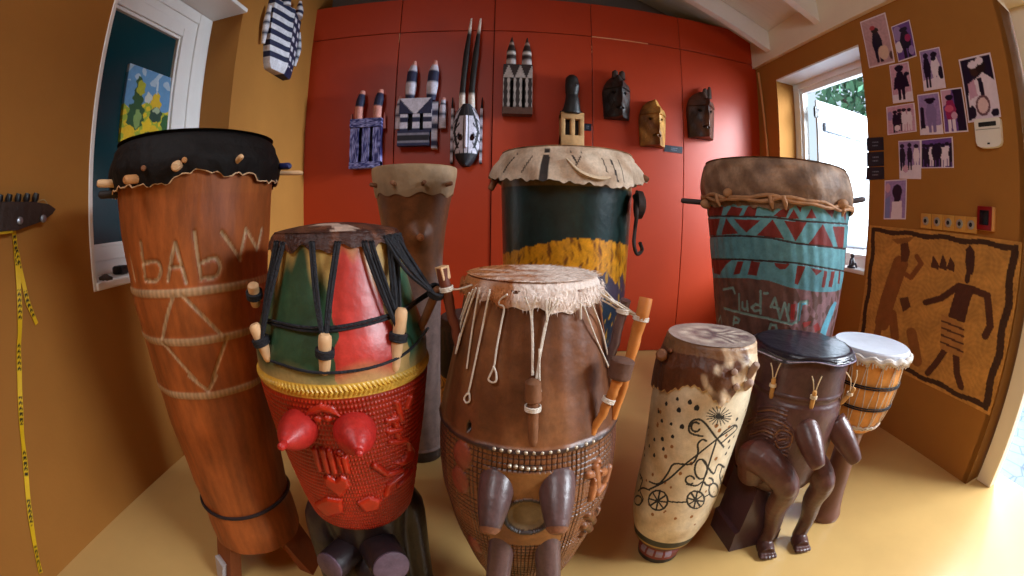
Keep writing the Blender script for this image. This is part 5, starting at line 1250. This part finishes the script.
# ------------------------------------------------------------------ flat things on the walls
ANG = math.atan2(-RU[1], -RU[0])
def sheet(name, label, cat, pts, place, cf, mt, nu=40, nv=40, thick=0.002, group=None):
    """a sheet with corners TL TR BR BL given on its wall by place(u, v, o) -> world, painted by cf(U, V), V down"""
    u = np.linspace(0, 1, nu); v = np.linspace(0, 1, nv); U, V_ = np.meshgrid(u, v)
    p = np.array(pts, float)
    Q_ = (1 - U)[..., None] * ((1 - V_)[..., None] * p[0] + V_[..., None] * p[3]) + U[..., None] * ((1 - V_)[..., None] * p[1] + V_[..., None] * p[2])
    f = np.array([place(a, b, thick) for a, b in Q_.reshape(-1, 2)]); k = np.array([place(a, b, 0.0) for a, b in Q_.reshape(-1, 2)])
    c0 = k.mean(0); Vt = np.concatenate([f, k]) - c0; n = nu * nv
    g_ = ANG if place is PR else 0.0
    cg, sg = math.cos(-g_), math.sin(-g_)
    Vt = np.stack([Vt[:, 0] * cg - Vt[:, 1] * sg, Vt[:, 0] * sg + Vt[:, 1] * cg, Vt[:, 2]], -1)
    i = np.arange(nv - 1)[:, None] * nu; j = np.arange(nu - 1)[None, :]
    Fa = np.stack([i + j, i + nu + j, i + nu + j + 1, i + j + 1], -1).reshape(-1, 4).tolist()
    Fc = Fa + [[q + n for q in reversed(t)] for t in Fa]
    ring = [q for q in range(nu)] + [q * nu + nu - 1 for q in range(1, nv)] + [(nv - 1) * nu + q for q in range(nu - 2, -1, -1)] + [q * nu for q in range(nv - 2, 0, -1)]
    for a, b in zip(ring, ring[1:] + ring[:1]): Fc.append([a, b, b + n, a + n])
    c = cf(U, V_).reshape(-1, 3)
    o = mk(name, [(Vt.tolist(), Fc)], mt, None, smooth=False, col=np.concatenate([c, c]))
    o.location = c0.tolist(); o.rotation_euler = (0, 0, g_)
    return tag(o, label, cat, group)
PR = lambda s, z, o_: rw(s, o_, z)
PHOTO = mat('photo_print', None, 0.28, 0.06, 30, bump=0, spec=0.5)
DK, PU, LI, PI_, VI = C(26, 16, 44), C(104, 70, 142), C(222, 208, 222), C(196, 152, 176), C(150, 126, 178)
def picture(bg, shapes, seed=0, border=True):
    def cf(U, V_):
        c = full(U, bg)
        n = np.sin(U * 23 + 3 * np.sin(V_ * 19 + seed)) * np.sin(V_ * 31 + 2 * np.sin(U * 13 + seed)); c *= (1 + .12 * n)[..., None]
        for s in shapes:
            if s[0] == 'e': m = ell(U, V_, *s[1:5], s[6] if len(s) > 6 else 0)
            else: m = in_poly(U, V_, s[1])
            c[m] = s[5] if s[0] == 'e' else s[2]
        if border: c[(U < .03) | (U > .97) | (V_ < .025) | (V_ > .975)] = LI
        return c
    return cf
def person(x, top, h, w, body, head, legs=None):
    return [('e', x, top + .09 * h, .36 * w, .08 * h, head), ('p', [(x - .28 * w, top + .17 * h), (x + .28 * w, top + .17 * h), (x + .5 * w, top + .42 * h), (x + .36 * w, top + .70 * h), (x - .36 * w, top + .70 * h), (x - .5 * w, top + .42 * h)], body),
            ('p', [(x - .34 * w, top + .68 * h), (x - .04 * w, top + .68 * h), (x - .08 * w, top + h), (x - .32 * w, top + h)], legs or body), ('p', [(x + .04 * w, top + .68 * h), (x + .34 * w, top + .68 * h), (x + .32 * w, top + h), (x + .08 * w, top + h)], legs or body)]
z1 = lambda l: [on_right(850 + x / 4.114, 10 + y / 4.114) for x, y in l]
z2 = lambda l: [on_right(850 + x / 4.43, 120 + y / 4.43) for x, y in l]
RD = C(150, 40, 90)
photos = [
 (z1([(42, 50), (145, 10), (185, 215), (80, 240)]), picture(C(186, 150, 158), person(.48, .22, .72, .40, DK, C(40, 22, 20)) + [('e', .40, .22, .10, .05, C(170, 60, 70)), ('e', .66, .76, .20, .14, C(212, 178, 160)), ('e', .93, .85, .08, .08, C(90, 60, 60))], 1), 'pale mauve photo print of a dark figure holding a round drum, topmost on the wall'),
 (z1([(170, 70), (245, 40), (275, 190), (200, 215)]), picture(PU, [('e', .25, .25, .25, .2, VI), ('e', .2, .62, .2, .16, LI)] + person(.58, .12, .86, .6, DK, DK) + [('e', .72, .45, .16, .1, RD), ('e', .8, .8, .15, .12, VI)], 2), 'purple photo print of a bending dark dancer, right of the topmost photo'),
 (z1([(285, 170), (368, 152), (395, 320), (305, 335)]), picture(VI, [('p', [(0, .75), (1, .70), (1, 1), (0, 1)], LI)] + person(.27, .08, .86, .36, DK, DK) + person(.66, .08, .86, .44, LI, DK) + [('e', .88, .62, .12, .16, DK), ('e', .62, .25, .12, .06, DK)], 3), 'photo print of a dark figure beside one in white'),
 (z1([(162, 228), (240, 212), (262, 375), (178, 385)]), picture(PI_, [('p', [(0, .8), (1, .75), (1, 1), (0, 1)], LI)] + person(.48, .08, .86, .52, DK, DK) + [('e', .48, .12, .24, .07, DK), ('e', .82, .3, .14, .05, DK), ('p', [(.2, .35), (.8, .3), (.9, .62), (.1, .66)], DK)], 4), 'pink photo print of one broad dark robed figure'),
 (z1([(150, 400), (265, 382), (275, 500), (155, 515)]), picture(PI_, person(.30, .16, .8, .22, DK, DK) + person(.46, .12, .8, .22, DK, DK) + person(.62, .12, .82, .22, LI, DK) + person(.80, .14, .8, .2, LI, DK) + [('e', .36, .80, .1, .1, LI), ('e', .12, .35, .1, .16, VI)], 5), 'small photo print of a row of people with one drum in front'),
 (z1([(277, 350), (365, 338), (385, 510), (290, 515)]), picture(VI, [('p', [(0, .8), (1, .78), (1, 1), (0, 1)], LI)] + person(.56, .12, .84, .50, C(130, 112, 160), DK) + [('e', .56, .16, .26, .05, DK), ('p', [(.08, .42), (.24, .40), (.26, .84), (.06, .86)], DK), ('e', .16, .38, .09, .06, DK)], 6), 'photo print of a figure in lilac robe and wide hat'),
 (z1([(372, 330), (460, 318), (487, 500), (390, 508)]), picture(PU, [('p', [(.55, 0), (1, 0), (1, 1), (.62, 1)], DK), ('p', [(0, .0), (.5, 0), (.4, .3), (0, .4)], PI_)] + person(.36, .12, .86, .5, RD, DK, LI) + [('e', .3, .45, .2, .08, C(200, 90, 120)), ('e', .5, .62, .14, .08, PI_)], 7), 'photo print of a dancer in magenta with white legs'),
 (z1([(447, 205), (577, 175), (622, 440), (487, 465)]), picture(DK, [('p', [(.30, .40), (.66, .28), (.98, .44), (1, .97), (.12, .97), (.10, .60)], LI), ('e', .42, .22, .15, .10, C(60, 34, 30)), ('e', .62, .18, .15, .11, C(36, 20, 22)), ('e', .40, .13, .15, .06, LI), ('e', .62, .09, .12, .06, LI), ('p', [(.14, .42), (.36, .36), (.40, .62), (.16, .66)], PI_), ('p', [(.46, .36), (.60, .36), (.62, .66), (.5, .66)], DK), ('e', .52, .78, .22, .16, C(110, 74, 84)), ('e', .52, .78, .16, .12, C(220, 190, 190)), ('e', .18, .86, .12, .10, DK), ('e', .86, .92, .12, .06, DK)], 8), 'largest photo print, two people in white caps holding a round drum, right of the others'),
 (z2([(313, 88), (455, 74), (460, 212), (313, 214)]), picture(PU, sum([person(.10 + .12 * i, .14 + .04 * (i % 2), .8, .18, (DK, DK, LI, DK, DK, LI, LI, DK)[i], DK) for i in range(8)], []) + [('e', .50, .45, .16, .28, DK)], 9), 'wide purple photo print of a crowd standing, under the rows of photos'),
 (z2([(215, 93), (313, 88), (315, 262), (220, 260)]), picture(VI, [('p', [(0, .68), (1, .64), (1, 1), (0, 1)], LI)] + person(.16, .08, .72, .3, DK, DK) + person(.50, .06, .72, .26, DK, DK) + person(.80, .10, .66, .30, LI, DK) + [('e', .3, .74, .12, .1, PI_)], 10), 'photo print of three standing people, overlapping the left end of the crowd photo'),
 (z2([(155, 268), (252, 262), (247, 440), (150, 440)]), picture(VI, [('e', .58, .30, .22, .18, DK), ('p', [(.42, .2), (.76, .2), (.74, .55), (.46, .58)], DK), ('p', [(.36, .56), (.80, .54), (.84, 1), (.34, 1)], LI), ('p', [(0, .5), (.28, .4), (.26, 1), (0, 1)], C(120, 130, 186)), ('e', .15, .2, .12, .12, PI_)], 11), 'narrow lowest photo print of a dark figure above white cloth, over the hanging'),
]
for p, cf, lb in photos:
    sheet('photo_print', lb, 'photo', p, PR, cf, PHOTO, 44, 56, 0.0025 if 'crowd standing' not in lb else 0.001, 'photo prints on the right wall')
# the painted bark-cloth hanging
K6 = 2.88
TLs, BRs = on_right(872, 225), on_right(982, 409)
sz = [on_right(870.5, 224), on_right(1022, 244), on_right(981, 411), (on_right(870.5, 224)[0], on_right(981, 411)[1])]
smin, smax = sz[1][0], sz[0][0]; zmax, zmin = (sz[0][1] + sz[1][1]) / 2, sz[2][1]
def bq(l):
    r = []
    for x, y in l:
        s_, z_ = on_right(860 + x / K6, 215 + y / K6); r.append(((smax - s_) / (smax - smin), (zmax - z_) / (zmax - zmin)))
    return r
b1 = [(bq(l), w_, c_) for l, w_, c_ in [([(285, 205), (235, 240), (190, 252)], .016, C(78, 40, 22)), ([(325, 215), (368, 232), (376, 320), (362, 348)], .017, C(78, 40, 22)), ([(245, 390), (222, 425), (196, 455)], .016, C(80, 42, 22)), ([(278, 405), (280, 455), (292, 494)], .017, C(80, 42, 22)),
      ([(105, 155), (148, 180), (178, 140), (165, 120)], .014, C(128, 74, 32)), ([(118, 140), (100, 190), (80, 250), (65, 310)], .045, C(134, 80, 34)), ([(65, 290), (50, 345)], .022, C(134, 80, 34)), ([(95, 285), (102, 350)], .026, C(134, 80, 34)), ([(150, 340), (165, 420)], .03, C(140, 86, 38)),
      ([(315, 160), (310, 190)], .012, C(60, 32, 22)), ([(282, 215), (290, 262), (300, 262), (305, 215)], .004, C(170, 120, 60))]]
b2 = [(bq(l), c_) for l, c_ in [([(285, 195), (335, 205), (318, 250), (302, 312), (255, 292), (268, 245)], C(76, 38, 22)), ([(236, 285), (300, 318), (296, 412), (232, 385)], C(170, 116, 58)), ([(305, 140), (306, 100), (318, 85), (332, 105), (332, 145), (326, 172), (310, 172)], C(66, 34, 24)),
      ([(118, 85), (138, 72), (146, 110), (138, 135), (120, 135)], C(92, 50, 26)), ([(92, 70), (160, 62), (140, 80), (110, 84)], C(140, 90, 40)), ([(115, 240), (140, 235), (148, 265), (125, 280)], C(92, 54, 28)), ([(205, 150), (212, 115), (228, 140), (228, 158)], C(78, 42, 24)), ([(228, 152), (240, 112), (252, 140), (250, 160)], C(78, 42, 24)), ([(250, 155), (262, 120), (274, 140), (272, 164)], C(78, 42, 24))]]
skl = [bq(l) for l in ([(238, 305), (300, 330)], [(238, 325), (300, 350)], [(236, 345), (298, 372)], [(234, 365), (298, 394)])]
def bark(U, V_):
    c = full(U, C(186, 132, 62)); n = np.sin(U * 90 + 3 * np.sin(V_ * 40)) * np.sin(V_ * 110 + 4 * np.sin(U * 33)) + .6 * np.sin(U * 17 + V_ * 23)
    c *= (1 + .13 * n)[..., None]
    for l, w_, cc in b1: c[seg_dist(U, V_, l) < w_ * 1.25] = cc
    for l, cc in b2: c[in_poly(U, V_, l)] = cc
    for l in skl: c[seg_dist(U, V_, l) < .006] = C(84, 46, 26)
    wv = .012 * np.sin(U * 26) + .010 * np.sin(V_ * 22)
    e_ = np.minimum(np.minimum(U, 1 - U), np.minimum(V_, 1 - V_) * 1.0) + wv * .6
    c[(e_ > .022) & (e_ < .058)] = C(62, 36, 20)
    return c
sheet('bark_cloth', 'brown painted cloth hanging with two dancing figures and dark wavy border', 'wall hanging', [(smax, zmax), (smin, zmax), (smin, zmin), (smax, zmin)], PR, bark, mat('bark_cloth', None, .8, .14, 20, bump=.4, bs=70), 230, 190, 0.006)
# three dark caption plates by the window, two on the red wall
PLATE = mat('plate_paint', None, .35, .05, 20, bump=0)
def plate(U, V_):
    c = full(U, C(24, 30, 46)); ln = ((np.abs(V_ - .38) < .05) & (np.abs(U - .5) < .22) | (np.abs(V_ - .62) < .04) & (np.abs(U - .5) < .16)) & (np.sin(U * 120) > -.4); c[ln] = C(120, 130, 150); return c
for p, lb in ((z2([(75, 80), (148, 76), (150, 133), (76, 138)]), 'top one of three dark caption plates by the window'), (z2([(76, 144), (150, 140), (151, 203), (76, 207)]), 'middle one of three dark caption plates by the window'), (z2([(76, 210), (151, 208), (152, 262), (72, 266)]), 'lowest of three dark caption plates by the window')):
    sheet('caption_plate', lb, 'plate', p, PR, plate, PLATE, 30, 24, 0.004, 'caption plates by the window')
PB_ = lambda x, z, o_: np.array([x, YB - o_, z])
ob = lambda px, py: (lambda p: (float(p[0]), float(p[2])))(on_plane(px, py, (0, YB, 0), (0, 1, 0)))
for p, lb in (([ob(664.5, 145), ob(682.5, 147), ob(682, 153.5), ob(664, 151.5)], 'black caption plate on red wall under the golden tan mask'), ([ob(583, 123.5), ob(591.5, 124), ob(591, 131), ob(583, 130.5)], 'small black caption plate on red wall right of the black-crested mask')):
    sheet('caption_plate', lb, 'plate', p, PB_, plate, PLATE, 30, 24, 0.006, 'caption plates on the red wall')

# ------------------------------------------------------------------ fittings on the right wall
def fit(name, label, cat, px, py, group=None):
    s_, z_ = on_right(px, py); o = empty(name, rw(s_, 0, z_), label, cat, group); o.rotation_euler = (0, 0, ANG); return o
def size(xa, ya, xb, yb):
    a, b = on_right(xa, ya), on_right(xb, yb); return abs(a[0] - b[0]), abs(a[1] - b[1])
o = fit('thermostat', 'white rounded thermostat box with dark display, under the largest photo', 'thermostat', 990, 134)
wd = size(977, 134, 1003, 134)[0]; hh = size(990, 120, 990, 149)[1]
PLAST = mat('white_plastic', C(226, 222, 212), .4, .03, bump=0)
mk('case', [prism([(x * wd / 2, z * hh / 2) for x, z in ((-.85, 1), (.85, 1), (.97, .93), (1, .8), (.97, -.6), (.86, -.86), (.6, -.98), (0, -1.02), (-.6, -.98), (-.86, -.86), (-.97, -.6), (-1, .8), (-.97, .93))], 0, .026, lambda x, z, d: (x, -d, z))], PLAST, o, smooth=False)
mk('display', [box(-.34 * wd, .34 * wd, -.028, -.02, .22 * hh, .38 * hh, .002)], mat('dark_display', C(40, 42, 44), .25, bump=0), o)
mk('lid_line', [box(-.46 * wd, .46 * wd, -.0272, -.02, .12 * hh, .135 * hh)], mat('grey_line', C(120, 116, 110), .5, bump=0), o)
mk('button', [box(-.05 * wd, .05 * wd, -.0285, -.02, -.40 * hh, -.34 * hh, .002)], mat('dark_display', C(40, 42, 44), .25, bump=0), o)
BEI = mat('beige_plastic', C(196, 142, 66), .4, .05, bump=0)
o = fit('socket_strip', 'ochre strip of five round sockets above the cloth hanging', 'socket', 949, 223)
pts = [on_right(921 + (977.5 - 921) * (i + .5) / 5, 220.6 + 1.0 + (i - 2) * 0.95 + 1.2) for i in range(5)]
o5 = on_right(949, 223)
pw = size(921, 222, 977.5, 225)[0] / 5
for s_, z_ in pts:
    dx = -(s_ - o5[0])
    pl = mk('socket_plate', [box(dx - pw * .485, dx + pw * .485, -.010, 0, -pw * .5, pw * .5, .003)], BEI, o)
    mk('socket_ring', [tube([(dx, -.008, 0), (dx, -.014, 0), (dx, -.016, 0)], [pw * .30, pw * .28, pw * .2], 20)], mat('silver_grey', C(170, 166, 158), .35, .1, metal=.5), pl)
    mk('socket_hole', [tube([(dx, -.0155, 0), (dx, -.0175, 0)], [pw * .15, pw * .12], 14)], mat('dark_display', C(40, 42, 44), .25, bump=0), pl)
o = fit('fire_call_point', 'small red fire call point with black face beside the socket strip', 'alarm', 987.5, 219)
mk('back_box', [box(-.046, .050, -.026, 0, -.052, .052, .004)], mat('tan_box', C(206, 150, 90), .5, bump=0), o)
mk('red_cover', [box(-.046, .038, -.036, -.02, -.052, .052, .004)], mat('fire_red', C(126, 14, 16), .35, .05, bump=0), o)
mk('black_face', [box(-.030, .024, -.0385, -.03, -.030, .034, .002)], mat('black_face', C(18, 14, 20), .25, bump=0), o)
# figurine on the right sill
fx = on_plane(851, 268, (0, 0, Z0), (0, 0, 1))
o = empty('figurine', fx, 'tiny dark crouching figurine on the right window sill', 'figurine')
carved('figure_body', [tube([(0, 0, 0), (0, 0, .012)], [.028, .026], 14), tube([(0, 0, .01), (.004, 0, .035), (.0, 0, .06)], [.018, .020, .013], 12), ball((0, -.004, .075), .014), tube([(0, 0, .05), (-.022, -.012, .045), (-.026, -.02, .02)], .006, 8), tube([(.005, .004, .018), (.03, -.01, .03), (.038, -.014, .004)], .008, 8)], mat('dark_bronze', C(38, 34, 46), .4, .2), o, .003, 1)

# ------------------------------------------------------------------ left window: canvas on the glass, bits on the sill
PL = lambda y, z, o_: np.array([-1.6195 + o_, y, z])
ol = lambda px, py: (lambda p: (float(p[1]), float(p[2])))(on_plane(px, py, (-1.60, 0, 0), (1, 0, 0)))
def landscape(U, V_):
    c = full(U, C(96, 146, 190)); n = np.sin(U * 19 + 3 * np.sin(V_ * 11)) + np.sin(V_ * 27 + 4 * np.sin(U * 9)); n2 = np.sin(U * 43 + V_ * 31) + np.sin(V_ * 53 - U * 17)
    hill = V_ > .52 + .06 * np.sin(U * 9)
    c[(V_ < .22) & (n > .5)] = C(170, 190, 206)
    c[hill] = np.where((n2 > .2)[..., None], np.array(C(222, 190, 30)), np.array(C(150, 170, 50)))[hill]
    for cx, cy, rx, ry, col in ((.28, .40, .10, .26, C(42, 78, 34)), (.26, .66, .17, .20, C(40, 82, 44)), (.30, .70, .08, .14, C(130, 160, 90)), (.32, .28, .10, .10, C(170, 170, 40)), (.68, .46, .11, .16, C(214, 178, 30)), (.68, .62, .14, .12, C(34, 66, 54)), (.70, .56, .08, .05, C(160, 180, 150)), (.50, .40, .08, .09, C(200, 206, 196)), (.92, .78, .09, .16, C(44, 92, 46)), (.50, .80, .10, .10, C(226, 190, 24)), (.66, .86, .10, .06, C(214, 176, 26)), (.14, .88, .12, .10, C(226, 184, 28)), (.56, .93, .08, .05, C(50, 90, 44))):
        m = ell(U + .015 * n2, V_ + .012 * n, cx, cy, rx, ry); c[m] = col
    c[np.hypot((U - .68) / .02, (V_ - .2) / .12) < 1] = C(190, 206, 216)
    return c
sheet('landscape_painting', 'small unframed canvas of green trees and yellow ground, fixed to the left window', 'painting', [ol(130.5, 63), ol(171.6, 78), ol(168, 140), ol(120.5, 141.5)], PL, landscape, mat('canvas_paint', None, .55, .1, 25, bump=.4, bs=60), 90, 90, 0.018)
p_ = on_plane(106, 282, (0, 0, LZ0), (0, 0, 1))
o = mk('driftwood', [tube([(-.03, -.01, .012), (-.01, .008, .016), (.015, -.004, .015), (.03, .012, .011)], [.006, .012, .011, .005], 10, 4), tube([(0, 0, .014), (.008, -.02, .010)], [.007, .004], 8)], mat('driftwood', C(52, 36, 28), .7, .3), None)
o.location = tuple(p_); tag(o, 'small curled brown piece of driftwood on the left window sill', 'driftwood')
p_ = on_plane(121, 274, (0, 0, LZ0), (0, 0, 1))
o = mk('stone', [box(-.035, .035, -.025, .025, 0, .034, .010)], mat('black_stone', C(28, 24, 26), .5, .3, bump=.4), None)
o.location = tuple(p_); tag(o, 'black lump of stone on the left window sill next to the tall drum', 'stone')

# ------------------------------------------------------------------ the dark toothed rack at the left edge, with a yellow lanyard
wl = lambda px, py, o_: (on_plane(px, py, (XL + o_, 0, 0), (1, 0, 0)))
r0 = wl(53, 211, .03); r1 = wl(-30, 222, .03)
o = empty('hook_rack', (XL, r0[1], r0[2]), 'dark pointed wooden rack with black knobs on the left wall', 'rack')
Lr = r0[1] - r1[1]
RKM = mat('rack_wood', C(44, 28, 20), .45, .3, 12, bump=.3)
mk('plank', [prism([(0.0, .004), (-.03, .020), (-.10, .030), (-.22, .034), (-Lr, .034), (-Lr, -.040), (-.16, -.048), (-.06, -.030), (-.015, -.010)], 0.0, 0.05, lambda y, z, d: (d, y, z))], RKM, o, smooth=False)
for i in range(5):
    y_ = -.075 - .036 * i; mk('knob', [tube([(.022, y_, .026), (.024, y_ + .004, .042), (.026, y_ + .008, .056)], [.008, .013, .010], 10)], mat('black_knob', C(18, 15, 15), .4, .2), o)
mk('wire_loop', [tube(smooth_path([(.03, -.02, .016), (.03, -.035, .034), (.03, -.055, .034), (.03, -.07, .026)], 4), .0022, 6)], mat('tan_wire', C(150, 120, 80), .5), o)
for y_ in (-.055, -.15): mk('screw', [tube([(.048, y_, -.022), (.056, y_, -.022), (.058, y_, -.022)], [.012, .011, .006], 14)], mat('screw_steel', C(150, 150, 156), .3, .1, metal=.8), o)
mk('yellow_strip', [box(.004, .044, -Lr, -.175, -.054, -.046, .002)], mat('yellow_strip', C(190, 150, 20), .5), o)
path = [(14, 230), (16, 250), (18, 270), (19, 290), (20, 310), (20, 330), (19, 350), (19.5, 370), (20, 390), (21, 410), (22, 430), (24, 450), (26, 470), (28, 495), (31, 520), (35, 545), (41, 573)]
def lanyard(pts_, name, wdt, seed, parent=None):
    P_ = smooth_path([wl(x, y, .010) for x, y in pts_], 14)
    V, Cc = [], []
    n = len(P_); lng = np.concatenate([[0], np.cumsum([np.linalg.norm(P_[i + 1] - P_[i]) for i in range(n - 1)])])
    for i, p in enumerate(P_):
        t = P_[min(i + 1, n - 1)] - P_[max(i - 1, 0)]; t /= np.linalg.norm(t)
        s_ = np.cross(t, [1, 0, 0]); s_ /= np.linalg.norm(s_); tw = .5 * math.sin(i * .09 + seed); s_ = s_ * math.cos(tw) + np.array([1, 0, 0]) * math.sin(tw) * .35
        q = (lng[i] / .155 + seed * .3) % 1
        word = .40 < q < .95
        for k, e in enumerate((-1, -.55, 0, .55, 1)):
            V.append(p + s_ * wdt * e)
            blk = word and k in (1, 2, 3) and (math.sin(lng[i] * 380 + (k == 2) * 1.3) > -.25)
            Cc.append(C(30, 26, 12) if blk else C(216, 176, 24))
        for k, e in enumerate((1, 0, -1)): V.append(p + s_ * wdt * e - np.array([.0025, 0, 0])); Cc.append(C(200, 160, 24))
    Fc = [(i * 8 + k, i * 8 + (k + 1) % 8, (i + 1) * 8 + (k + 1) % 8, (i + 1) * 8 + k) for i in range(n - 1) for k in range(8)]
    Fc += [tuple(range(7, -1, -1)), tuple((n - 1) * 8 + k for k in range(8))]
    return mk(name, [(V, Fc)], mat('lanyard_ribbon', None, .5, .08, 20, bump=0), parent, col=Cc)
o = empty('lanyard', wl(14, 230, 0.0), 'long yellow printed ribbon hanging from the dark rack to the floor', 'ribbon')
off_ = np.array(o.location)
for nm, pp, wd_, sd_ in (('ribbon', path, .0095, 1), ('loose_end', [(17, 250), (20, 268), (24, 285), (28, 302), (32, 312), (37, 324)], .0085, 2)):
    q = lanyard(pp, nm, wd_, sd_, o); q.matrix_parent_inverse = Matrix.Translation(-Vector(off_))
